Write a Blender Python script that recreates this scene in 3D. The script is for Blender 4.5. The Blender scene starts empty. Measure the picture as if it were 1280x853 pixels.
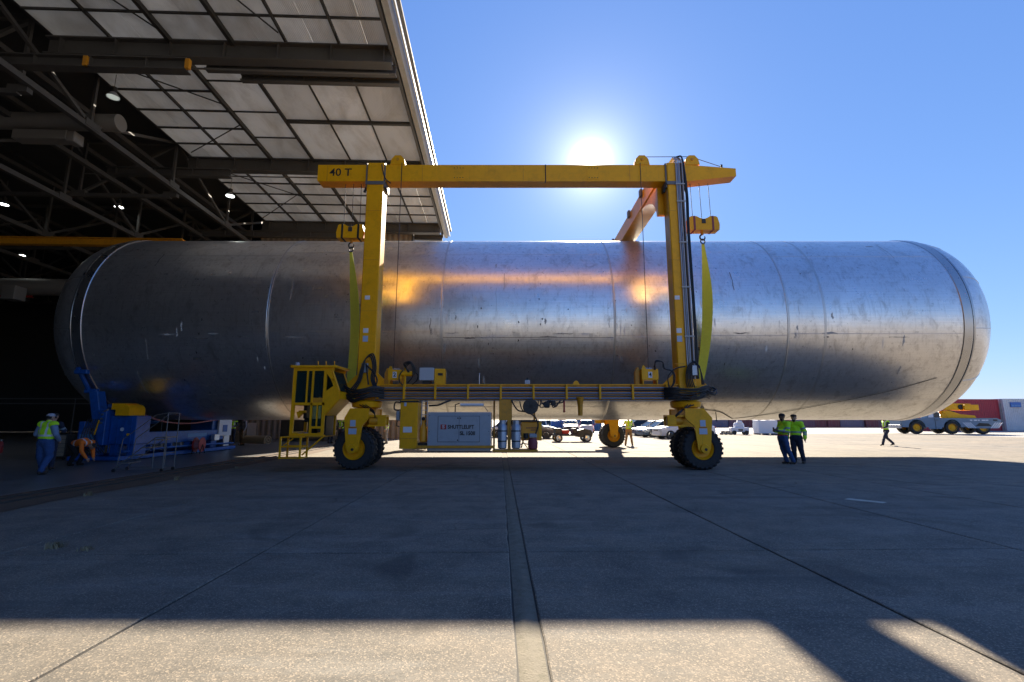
import bpy, bmesh, math, random
import numpy as np
from mathutils import Vector, Matrix, Quaternion, noise
R = math.radians
random.seed(7)
scn = bpy.context.scene
col = scn.collection

# ------------------------------------------------------------------ camera
cam_d = bpy.data.cameras.new('camera')
cam = bpy.data.objects.new('camera', cam_d); col.objects.link(cam)
cam_d.sensor_width = 36.0
cam_d.lens = 36.0 * 600.0 / 1280.0
cam_d.clip_start = 0.05; cam_d.clip_end = 6000
cam.location = (0, 0, 1.58)
cam.rotation_euler = (R(90 + 9.28), 0, 0)
scn.camera = cam

# ------------------------------------------------------------------ sky and sun
SUN_AZ = R(10.0)       # to the right of straight ahead (+Y)
SUN_EL = R(29.35)
sun_dir = Vector((math.sin(SUN_AZ) * math.cos(SUN_EL), math.cos(SUN_AZ) * math.cos(SUN_EL), math.sin(SUN_EL)))
world = bpy.data.worlds.new('World'); scn.world = world; world.use_nodes = True
wn = world.node_tree; wn.nodes.clear()
w_out = wn.nodes.new('ShaderNodeOutputWorld')
w_bg = wn.nodes.new('ShaderNodeBackground'); w_bg.inputs['Strength'].default_value = 0.05
w_sky = wn.nodes.new('ShaderNodeTexSky'); w_sky.sky_type = 'NISHITA'; w_sky.sun_disc = False
w_sky.sun_elevation = SUN_EL; w_sky.sun_rotation = SUN_AZ
w_sky.altitude = 0; w_sky.air_density = 1.0; w_sky.dust_density = 0.0; w_sky.ozone_density = 4.0
# the sun itself and the bright air round it
w_tc = wn.nodes.new('ShaderNodeTexCoord')
w_dot = wn.nodes.new('ShaderNodeVectorMath'); w_dot.operation = 'DOT_PRODUCT'
w_nrm = wn.nodes.new('ShaderNodeVectorMath'); w_nrm.operation = 'NORMALIZE'
wn.links.new(w_tc.outputs['Generated'], w_nrm.inputs[0])
wn.links.new(w_nrm.outputs[0], w_dot.inputs[0]); w_dot.inputs[1].default_value = sun_dir
w_acos = wn.nodes.new('ShaderNodeMath'); w_acos.operation = 'ARCCOSINE'; wn.links.new(w_dot.outputs['Value'], w_acos.inputs[0])
def w_math(op, a, b=None, c=None):
    n = wn.nodes.new('ShaderNodeMath'); n.operation = op
    for k, q in enumerate((a, b, c)):
        if q is None: continue
        if isinstance(q, (int, float)): n.inputs[k].default_value = q
        else: wn.links.new(q, n.inputs[k])
    return n.outputs[0]
ang = w_acos.outputs[0]
core = w_math('EXPONENT', w_math('MULTIPLY', w_math('POWER', w_math('DIVIDE', ang, R(1.05)), 2.0), -1.0))
halo = w_math('EXPONENT', w_math('DIVIDE', ang, -R(2.3)))
wide = w_math('EXPONENT', w_math('DIVIDE', ang, -R(9.0)))
glow = w_math('MULTIPLY_ADD', core, 110.0, w_math('MULTIPLY_ADD', halo, 9.0, w_math('MULTIPLY', wide, 1.6)))
w_tint = wn.nodes.new('ShaderNodeVectorMath'); w_tint.operation = 'SCALE'; w_tint.inputs[0].default_value = (1.0, 0.96, 0.88)
wn.links.new(glow, w_tint.inputs['Scale'])
# clear-air colour balance of the sky
w_sep = wn.nodes.new('ShaderNodeSeparateColor'); wn.links.new(w_sky.outputs[0], w_sep.inputs[0])
w_com = wn.nodes.new('ShaderNodeCombineColor')
for k, (gam, sc_) in enumerate(((0.75, 0.86), (0.62, 1.27), (0.42, 2.70))):
    wn.links.new(w_math('MULTIPLY', w_math('POWER', w_sep.outputs[k], gam), sc_), w_com.inputs[k])
w_add = wn.nodes.new('ShaderNodeVectorMath'); w_add.operation = 'ADD'
wn.links.new(w_com.outputs[0], w_add.inputs[0]); wn.links.new(w_tint.outputs[0], w_add.inputs[1])
wn.links.new(w_add.outputs[0], w_bg.inputs['Color']); wn.links.new(w_bg.outputs[0], w_out.inputs['Surface'])

sun_d = bpy.data.lights.new('sun', 'SUN'); sun_d.energy = 5.0; sun_d.angle = R(0.53); sun_d.color = (1.0, 0.88, 0.70)
sun = bpy.data.objects.new('sun', sun_d); col.objects.link(sun)
sun.rotation_euler = sun_dir.to_track_quat('Z', 'Y').to_euler()
sun.location = sun_dir * 200

scn.view_settings.view_transform = 'Standard'; scn.view_settings.look = 'None'
scn.view_settings.gamma = 1.0; scn.view_settings.exposure = 1.78
scn.view_settings.use_curve_mapping = False
scn.cycles.use_denoising = True
scn.cycles.max_bounces = 7; scn.cycles.diffuse_bounces = 4; scn.cycles.glossy_bounces = 4
scn.cycles.sample_clamp_indirect = 6.0
scn.cycles.caustics_reflective = False; scn.cycles.caustics_refractive = False

# ------------------------------------------------------------------ materials
def _mat(name):
    m = bpy.data.materials.new(name); m.use_nodes = True
    nt = m.node_tree; nt.nodes.clear()
    out = nt.nodes.new('ShaderNodeOutputMaterial'); b = nt.nodes.new('ShaderNodeBsdfPrincipled')
    nt.links.new(b.outputs[0], out.inputs[0])
    return m, nt, b
def nd(nt, typ, **kw):
    n = nt.nodes.new(typ)
    for k, v in kw.items():
        if k.startswith('i_'): n.inputs[k[2:].replace('_', ' ')].default_value = v
        else: setattr(n, k, v)
    return n
def mixc(nt, fac, a, b, blend='MIX'):
    n = nt.nodes.new('ShaderNodeMix'); n.data_type = 'RGBA'; n.blend_type = blend
    for sock, v in ((n.inputs[0], fac), (n.inputs[6], a), (n.inputs[7], b)):
        if isinstance(v, (int, float)): sock.default_value = v
        elif isinstance(v, tuple): sock.default_value = (v + (1,))[:4]
        else: nt.links.new(v, sock)
    return n.outputs[2]
def ramp(nt, src, stops):
    n = nt.nodes.new('ShaderNodeValToRGB'); e = n.color_ramp.elements
    while len(e) < len(stops): e.new(0.5)
    for el, (p, c) in zip(e, stops):
        el.position = p; el.color = (c, c, c, 1) if isinstance(c, (int, float)) else (c + (1,))[:4]
    nt.links.new(src, n.inputs[0]); return n.outputs[0]
def noise_n(nt, vec, scale, detail=4, rough=0.6, dist=0.0):
    n = nd(nt, 'ShaderNodeTexNoise'); n.inputs['Scale'].default_value = scale; n.inputs['Detail'].default_value = detail
    n.inputs['Roughness'].default_value = rough; n.inputs['Distortion'].default_value = dist
    nt.links.new(vec, n.inputs['Vector']); return n.outputs['Fac']
def mapping(nt, vec, scale):
    n = nd(nt, 'ShaderNodeMapping'); n.inputs['Scale'].default_value = scale
    nt.links.new(vec, n.inputs['Vector']); return n.outputs[0]
def bump(nt, b, h, strength, dist=0.01):
    n = nd(nt, 'ShaderNodeBump'); n.inputs['Strength'].default_value = strength; n.inputs['Distance'].default_value = dist
    nt.links.new(h, n.inputs['Height']); nt.links.new(n.outputs[0], b.inputs['Normal'])
MATS = {}
def pm(name, c, rough=0.5, metal=0.0, var=0.15, scale=3.0, dirt=None, dirt_amt=0.35, bmp=0.0, bscale=40.0, spec=0.5):
    """a plain surface with grain, blotches and some dirt"""
    m, nt, b = _mat(name)
    geo = nd(nt, 'ShaderNodeNewGeometry'); v = geo.outputs['Position']
    f = noise_n(nt, v, scale, 5, 0.65)
    lo = tuple(x * (1 - var) for x in c); hi = tuple(min(1, x * (1 + var)) for x in c)
    cc = mixc(nt, f, lo, hi)
    if dirt:
        d = ramp(nt, noise_n(nt, v, scale * 1.7, 8, 0.75, 0.6), [(0.48, 0.0), (0.72, dirt_amt)])
        cc = mixc(nt, d, cc, dirt)
        run = ramp(nt, noise_n(nt, mapping(nt, v, (9, 9, 0.5)), 1.0, 6, 0.7), [(0.60, 0.0), (0.78, dirt_amt * 1.3)])
        cc = mixc(nt, run, cc, dirt)
    nt.links.new(cc, b.inputs['Base Color'])
    rr = nd(nt, 'ShaderNodeMapRange'); rr.inputs['To Min'].default_value = max(0.03, rough - 0.08); rr.inputs['To Max'].default_value = min(1, rough + 0.1)
    nt.links.new(f, rr.inputs['Value']); nt.links.new(rr.outputs[0], b.inputs['Roughness'])
    b.inputs['Metallic'].default_value = metal; b.inputs['Specular IOR Level'].default_value = spec
    if bmp: bump(nt, b, noise_n(nt, v, bscale, 3), bmp, 0.005)
    MATS[name] = m; return m

pm('yellow', (0.97, 0.43, 0.005), 0.38, dirt=(0.34, 0.15, 0.015), dirt_amt=0.3, scale=2.2, spec=0.28)
pm('yellow_dark', (0.66, 0.29, 0.010), 0.45, dirt=(0.15, 0.09, 0.03), dirt_amt=0.5, scale=4)
pm('orange', (0.85, 0.36, 0.02), 0.45, var=0.1)
pm('rubber', (0.022, 0.023, 0.025), 0.75, var=0.3, scale=8, dirt=(0.09, 0.08, 0.07), dirt_amt=0.35, bmp=0.3)
pm('hose', (0.010, 0.011, 0.014), 0.42, var=0.2)
pm('cable', (0.05, 0.05, 0.055), 0.45, metal=0.6)
pm('steel_dark', (0.045, 0.043, 0.040), 0.6, metal=0.2, var=0.3, scale=1.5)
pm('steel_grey', (0.17, 0.165, 0.16), 0.55, metal=0.3, var=0.2, scale=2)
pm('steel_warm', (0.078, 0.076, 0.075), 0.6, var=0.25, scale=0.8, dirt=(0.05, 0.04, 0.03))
pm('pipe_blue', (0.34, 0.38, 0.44), 0.35, metal=0.6, var=0.15)
pm('box_grey', (0.33, 0.38, 0.43), 0.42, var=0.08, scale=2, dirt=(0.16, 0.16, 0.16), dirt_amt=0.25)
pm('box_grey_light', (0.45, 0.48, 0.52), 0.4, var=0.06)
pm('cylinder_grey', (0.36, 0.42, 0.50), 0.3, metal=0.35, var=0.12, scale=6)
pm('black', (0.012, 0.012, 0.013), 0.5)
pm('print_black', (0.012, 0.011, 0.012), 0.7)
pm('print_red', (0.45, 0.03, 0.03), 0.6)
pm('print_white', (0.75, 0.76, 0.78), 0.6, var=0.04)
pm('decal_blue', (0.42, 0.52, 0.66), 0.5, var=0.3, scale=30)
pm('band_red', (0.25, 0.05, 0.07), 0.6)
pm('sling', (0.93, 0.88, 0.10), 0.8, var=0.15, scale=8, bmp=0.4, bscale=90)
pm('blue_steel', (0.010, 0.095, 0.36), 0.42, var=0.3, scale=3, dirt=(0.01, 0.025, 0.06), dirt_amt=0.6)
pm('blue_light', (0.10, 0.26, 0.50), 0.5, var=0.2)
pm('aluminium', (0.55, 0.56, 0.58), 0.35, metal=0.9, var=0.1)
pm('hose_pink', (0.42, 0.16, 0.17), 0.6)
pm('red', (0.42, 0.03, 0.025), 0.5)
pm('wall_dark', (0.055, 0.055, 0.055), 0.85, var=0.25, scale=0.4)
pm('wall_tan', (0.30, 0.25, 0.20), 0.8, var=0.1, scale=0.7, dirt=(0.14, 0.11, 0.08))
pm('fascia', (0.40, 0.40, 0.39), 0.5, metal=0.1, var=0.12, scale=0.8, dirt=(0.2, 0.19, 0.17))
pm('chalk', (0.72, 0.71, 0.69), 0.7, var=0.25, scale=14)
pm('duct', (0.24, 0.23, 0.22), 0.6, metal=0.3, var=0.15, scale=1)
pm('joint_tar', (0.030, 0.027, 0.024), 0.85, var=0.4, scale=5)
pm('moss_dirt', (0.195, 0.170, 0.125), 0.95, var=0.45, scale=6, dirt=(0.075, 0.075, 0.04), dirt_amt=0.7, bmp=1.0, bscale=60)
pm('rust_dirt', (0.12, 0.075, 0.045), 0.95, var=0.5, scale=2.5, dirt=(0.05, 0.04, 0.03), dirt_amt=0.7, bmp=0.8, bscale=30)
pm('road_paint', (0.55, 0.52, 0.42), 0.8, var=0.2, scale=6, dirt=(0.2, 0.19, 0.17), dirt_amt=0.9)
pm('weed', (0.30, 0.25, 0.14), 0.8, var=0.4, scale=12)
pm('rope', (0.035, 0.03, 0.026), 0.85)
pm('skin', (0.42, 0.25, 0.18), 0.55, var=0.08)
pm('skin_dark', (0.17, 0.09, 0.06), 0.55, var=0.08)
pm('hair', (0.015, 0.012, 0.010), 0.7)
pm('lime', (0.47, 0.88, 0.02), 0.75, var=0.1, scale=8)
pm('orange_vest', (0.95, 0.19, 0.015), 0.75, var=0.1, scale=8)
pm('stripe', (0.62, 0.64, 0.66), 0.35, var=0.08)
pm('stripe_grey', (0.20, 0.27, 0.32), 0.4, var=0.1)
pm('denim', (0.03, 0.075, 0.20), 0.9, var=0.25, scale=14)
pm('navy', (0.018, 0.025, 0.050), 0.9, var=0.25, scale=14)
pm('black_cloth', (0.018, 0.018, 0.020), 0.9, var=0.2, scale=14)
pm('shirt_blue', (0.17, 0.25, 0.38), 0.9, var=0.12, scale=12)
pm('shirt_white', (0.62, 0.62, 0.60), 0.9, var=0.1, scale=12)
pm('shirt_grey', (0.25, 0.25, 0.27), 0.9, var=0.1, scale=12)
pm('khaki', (0.30, 0.20, 0.11), 0.9, var=0.15, scale=12)
pm('boots', (0.03, 0.02, 0.014), 0.7)
pm('hat_grey', (0.36, 0.38, 0.46), 0.6)
pm('cardboard', (0.36, 0.26, 0.15), 0.85, var=0.15, scale=3)
pm('wood', (0.24, 0.19, 0.14), 0.85, var=0.3, scale=5)
pm('tarp_white', (0.72, 0.73, 0.76), 0.6, var=0.05)
pm('tarp_blue', (0.03, 0.13, 0.45), 0.5, var=0.15)
pm('truck_grey', (0.16, 0.23, 0.30), 0.5, var=0.12, scale=1.2, dirt=(0.10, 0.10, 0.10))
pm('container_red', (0.40, 0.035, 0.05), 0.6, var=0.15, scale=0.6, dirt=(0.2, 0.06, 0.05))
pm('container_grey', (0.60, 0.60, 0.60), 0.6, var=0.1, scale=0.6, dirt=(0.25, 0.2, 0.16))
pm('container_maroon', (0.15, 0.045, 0.055), 0.65, var=0.2, scale=0.5, dirt=(0.10, 0.05, 0.04))
pm('container_purple', (0.13, 0.07, 0.10), 0.65, var=0.2, scale=0.5)
pm('container_blue', (0.05, 0.13, 0.27), 0.6, var=0.2, scale=0.5)
pm('container_slate', (0.13, 0.13, 0.19), 0.6, var=0.2, scale=0.5)
pm('chrome', (0.6, 0.6, 0.6), 0.2, metal=1.0, var=0.05)
for nm, c in (('car_white', (0.72, 0.73, 0.74)), ('car_navy', (0.012, 0.02, 0.045)), ('car_blue', (0.06, 0.10, 0.16)), ('car_silver', (0.07, 0.11, 0.16)), ('car_dark', (0.05, 0.045, 0.06)), ('car_red', (0.4, 0.03, 0.03))):
    m, nt, b = _mat(nm); b.inputs['Base Color'].default_value = c + (1,); b.inputs['Roughness'].default_value = 0.35
    b.inputs['Coat Weight'].default_value = 0.35; b.inputs['Coat Roughness'].default_value = 0.06; MATS[nm] = m
m, nt, b = _mat('tail_red'); b.inputs['Base Color'].default_value = (0.45, 0.01, 0.01, 1); b.inputs['Roughness'].default_value = 0.15; MATS['tail_red'] = m
m, nt, b = _mat('lens'); b.inputs['Base Color'].default_value = (0.7, 0.72, 0.75, 1); b.inputs['Roughness'].default_value = 0.08; MATS['lens'] = m
m, nt, b = _mat('car_glass'); b.inputs['Base Color'].default_value = (0.012, 0.016, 0.02, 1); b.inputs['Roughness'].default_value = 0.04; MATS['car_glass'] = m
m, nt, b = _mat('cab_glass'); b.inputs['Base Color'].default_value = (0.10, 0.20, 0.18, 1); b.inputs['Roughness'].default_value = 0.04
b.inputs['Transmission Weight'].default_value = 0.85; b.inputs['IOR'].default_value = 1.1; MATS['cab_glass'] = m
m, nt, b = _mat('lamp_glow'); b.inputs['Base Color'].default_value = (0.8, 0.8, 0.8, 1)
b.inputs['Emission Color'].default_value = (0.95, 1.0, 0.95, 1); b.inputs['Emission Strength'].default_value = 5.0; MATS['lamp_glow'] = m
m, nt, b = _mat('lamp_dim'); b.inputs['Base Color'].default_value = (0.5, 0.5, 0.5, 1)
b.inputs['Emission Color'].default_value = (0.9, 1.0, 0.9, 1); b.inputs['Emission Strength'].default_value = 0.12; MATS['lamp_dim'] = m

def concrete(name, base, warm, rlo, rhi, agg=1.0, spec=0.5, joints=False):
    m, nt, b = _mat(name)
    v = nd(nt, 'ShaderNodeNewGeometry').outputs['Position']
    big = noise_n(nt, v, 0.16, 6, 0.62, 0.5)
    mid = noise_n(nt, v, 1.3, 6, 0.7, 0.3)
    fine = noise_n(nt, v, 26, 4, 0.75)
    c = mixc(nt, ramp(nt, big, [(0.32, 0.0), (0.7, 1.0)]), base, warm)
    c = mixc(nt, ramp(nt, mid, [(0.36, 0.75), (0.60, 0.0)]), c, tuple(x * 0.55 for x in base))
    c = mixc(nt, ramp(nt, noise_n(nt, mapping(nt, v, (0.5, 2.2, 1)), 0.9, 7, 0.72), [(0.52, 0.0), (0.72, 0.6)]), c, tuple(min(1, x * 1.6) for x in base))
    vo = nd(nt, 'ShaderNodeTexVoronoi'); vo.inputs['Scale'].default_value = 105; nt.links.new(v, vo.inputs['Vector'])
    sep = nd(nt, 'ShaderNodeSeparateColor'); nt.links.new(vo.outputs['Color'], sep.inputs[0])
    light = ramp(nt, sep.outputs[0], [(0.74, 0.0), (0.9, 0.85 * agg)]); dark = ramp(nt, sep.outputs[1], [(0.72, 0.0), (0.9, 0.8 * agg)])
    c = mixc(nt, light, c, tuple(min(1, x * 2.3) for x in warm)); c = mixc(nt, dark, c, tuple(x * 0.3 for x in base))
    c = mixc(nt, ramp(nt, fine, [(0.3, 0.6 * agg), (0.6, 0.0)]), c, tuple(x * 0.5 for x in base))
    oi = nd(nt, 'ShaderNodeObjectInfo')
    c = mixc(nt, 0.5, c, mixc(nt, oi.outputs['Random'], tuple(x * 0.76 for x in (1, 1, 1)), (1.0, 1.0, 1.0)), 'MULTIPLY')
    # oil spots and dark stains
    st = ramp(nt, noise_n(nt, v, 0.55, 3, 0.5, 1.2), [(0.60, 0.0), (0.72, 0.55)])
    c = mixc(nt, st, c, tuple(x * 0.35 for x in base))
    if joints:
        for ax, per, off in ((0, 6.1, 0.2), (1, 6.1, 0.0)):
            sx = nd(nt, 'ShaderNodeSeparateXYZ'); nt.links.new(v, sx.inputs[0])
            mo = nd(nt, 'ShaderNodeMath', operation='PINGPONG'); mo.inputs[1].default_value = per / 2; nt.links.new(sx.outputs[ax], mo.inputs[0])
            lt = nd(nt, 'ShaderNodeMath', operation='LESS_THAN'); lt.inputs[1].default_value = 0.03; nt.links.new(mo.outputs[0], lt.inputs[0])
            sc_ = nd(nt, 'ShaderNodeMath', operation='MULTIPLY'); sc_.inputs[1].default_value = 0.6; nt.links.new(lt.outputs[0], sc_.inputs[0])
            c = mixc(nt, sc_.outputs[0], c, tuple(x * 0.3 for x in base))
    # hairline cracks and old tyre smears
    cv = nd(nt, 'ShaderNodeTexVoronoi', feature='DISTANCE_TO_EDGE'); cv.inputs['Scale'].default_value = 0.22
    wob = nd(nt, 'ShaderNodeVectorMath', operation='MULTIPLY_ADD'); wob.inputs[1].default_value = (0.9, 0.9, 0)
    nz = nd(nt, 'ShaderNodeTexNoise'); nz.inputs['Scale'].default_value = 0.9; nz.inputs['Detail'].default_value = 6; nt.links.new(v, nz.inputs['Vector'])
    nt.links.new(nz.outputs['Color'], wob.inputs[0]); nt.links.new(v, wob.inputs[2]); nt.links.new(wob.outputs[0], cv.inputs['Vector'])
    crk = ramp(nt, cv.outputs['Distance'], [(0.0, 0.8), (0.0042, 0.0)])
    c = mixc(nt, mixc(nt, ramp(nt, noise_n(nt, v, 0.25, 2), [(0.5, 0.0), (0.6, 1.0)]), (0, 0, 0), crk), c, tuple(x * 0.25 for x in base))
    tyre = ramp(nt, noise_n(nt, mapping(nt, v, (0.10, 1.9, 1)), 0.8, 5, 0.6, 0.15), [(0.57, 0.0), (0.68, 0.5)])
    c = mixc(nt, tyre, c, tuple(x * 0.5 for x in base))
    nt.links.new(c, b.inputs['Base Color'])
    rr = nd(nt, 'ShaderNodeMapRange'); rr.inputs['To Min'].default_value = rlo; rr.inputs['To Max'].default_value = rhi
    nt.links.new(mid, rr.inputs['Value']); nt.links.new(rr.outputs[0], b.inputs['Roughness'])
    b.inputs['Specular IOR Level'].default_value = spec
    hn = nd(nt, 'ShaderNodeMath', operation='MULTIPLY_ADD'); hn.inputs[1].default_value = 0.6
    nt.links.new(vo.outputs['Distance'], hn.inputs[0]); nt.links.new(fine, hn.inputs[2])
    bump(nt, b, hn.outputs[0], 0.55 * agg, 0.006)
    MATS[name] = m
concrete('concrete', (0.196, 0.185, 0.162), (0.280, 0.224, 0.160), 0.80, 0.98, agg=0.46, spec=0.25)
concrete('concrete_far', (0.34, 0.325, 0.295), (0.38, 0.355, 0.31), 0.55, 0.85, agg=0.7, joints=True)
concrete('floor_sealed', (0.17, 0.175, 0.18), (0.20, 0.195, 0.185), 0.22, 0.5, agg=0.35)

def tank_mat(name, dull):
    m, nt, b = _mat(name)
    v = nd(nt, 'ShaderNodeNewGeometry').outputs['Position']
    brush = noise_n(nt, mapping(nt, v, (0.10, 8, 8)), 3.0, 5, 0.75)
    streak = noise_n(nt, mapping(nt, v, (0.35, 5, 9)), 2.2, 6, 0.7)
    drip = noise_n(nt, mapping(nt, v, (7, 7, 0.45)), 1.6, 6, 0.7)
    big = noise_n(nt, v, 0.35, 5, 0.6, 0.4)
    blot = noise_n(nt, mapping(nt, v, (1, 1, 0.6)), 2.6, 8, 0.75, 0.5)
    spot = noise_n(nt, v, 7.5, 5, 0.7)
    c = mixc(nt, streak, (0.78, 0.775, 0.765), (0.95, 0.945, 0.93))
    c = mixc(nt, ramp(nt, brush, [(0.36, 0.45), (0.60, 0.0)]), c, (0.60, 0.595, 0.59))
    c = mixc(nt, ramp(nt, big, [(0.35, 0.45), (0.62, 0.0)]), c, (0.62, 0.61, 0.60))
    c = mixc(nt, ramp(nt, blot, [(0.51, 0.0), (0.68, 0.7)]), c, (0.42, 0.40, 0.375))
    c = mixc(nt, ramp(nt, drip, [(0.52, 0.0), (0.68, 0.5)]), c, (0.50, 0.485, 0.47))
    c = mixc(nt, ramp(nt, spot, [(0.61, 0.0), (0.69, 0.5)]), c, (0.16, 0.15, 0.145))
    scuff = ramp(nt, noise_n(nt, mapping(nt, v, (3.2, 1, 0.7)), 3.1, 9, 0.8, 0.2), [(0.575, 0.0), (0.64, 0.9)])
    c = mixc(nt, scuff, c, (0.80, 0.79, 0.77))
    # sheet patches
    br = nd(nt, 'ShaderNodeTexVoronoi', distance='CHEBYCHEV'); br.inputs['Scale'].default_value = 0.55
    nt.links.new(mapping(nt, v, (1.0, 0.8, 0.8)), br.inputs['Vector'])
    sp = nd(nt, 'ShaderNodeSeparateColor'); nt.links.new(br.outputs['Color'], sp.inputs[0])
    c = mixc(nt, 0.15, c, mixc(nt, sp.outputs[0], (0.6, 0.6, 0.62), (1, 1, 0.98)), 'MULTIPLY')
    nt.links.new(c, b.inputs['Base Color'])
    b.inputs['Metallic'].default_value = 0.9
    def madd(x, k, add):
        n = nd(nt, 'ShaderNodeMath', operation='MULTIPLY_ADD'); nt.links.new(x, n.inputs[0]); n.inputs[1].default_value = k
        if isinstance(add, (int, float)): n.inputs[2].default_value = add
        else: nt.links.new(add, n.inputs[2])
        return n.outputs[0]
    rr = madd(streak, 0.14, 0.11 + dull); rr = madd(blot, 0.20, rr); rr = madd(scuff, 0.22, rr)
    nt.links.new(rr, b.inputs['Roughness'])
    hb = madd(streak, 0.10, madd(brush, 0.10, noise_n(nt, v, 0.8, 3)))
    bump(nt, b, hb, 0.28, 0.03)
    MATS[name] = m
tank_mat('tank_skin', 0.03)
tank_mat('tank_dome', 0.07)
pm('tank_weld', (0.58, 0.57, 0.55), 0.38, metal=0.9, var=0.2, scale=4)
pm('tank_ring', (0.5, 0.5, 0.5), 0.28, metal=0.95, var=0.12, scale=2)
pm('tank_groove', (0.04, 0.042, 0.045), 0.6, metal=0.3)

# roof panels: thin ribbed translucent sheet
m, nt, b = _mat('roof_panel')
v = nd(nt, 'ShaderNodeNewGeometry').outputs['Position']
oi = nd(nt, 'ShaderNodeObjectInfo')
c = mixc(nt, oi.outputs['Random'], (0.63, 0.645, 0.66), (0.76, 0.775, 0.79))
c = mixc(nt, ramp(nt, noise_n(nt, mapping(nt, v, (1, 0.4, 1)), 0.8, 7, 0.7, 0.4), [(0.45, 0.0), (0.72, 0.5)]), c, (0.33, 0.32, 0.30))
nt.links.new(c, b.inputs['Base Color']); b.inputs['Roughness'].default_value = 0.7
wv = nd(nt, 'ShaderNodeTexWave'); wv.inputs['Scale'].default_value = 4.0; nt.links.new(v, wv.inputs['Vector'])
bump(nt, b, wv.outputs['Fac'], 0.3, 0.03)
tr = nd(nt, 'ShaderNodeBsdfTranslucent'); nt.links.new(c, tr.inputs[0])
mx = nd(nt, 'ShaderNodeMixShader'); mx.inputs[0].default_value = 0.22
out = [n for n in nt.nodes if n.type == 'OUTPUT_MATERIAL'][0]
nt.links.new(b.outputs[0], mx.inputs[1]); nt.links.new(tr.outputs[0], mx.inputs[2]); nt.links.new(mx.outputs[0], out.inputs[0])
MATS['roof_panel'] = m

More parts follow.
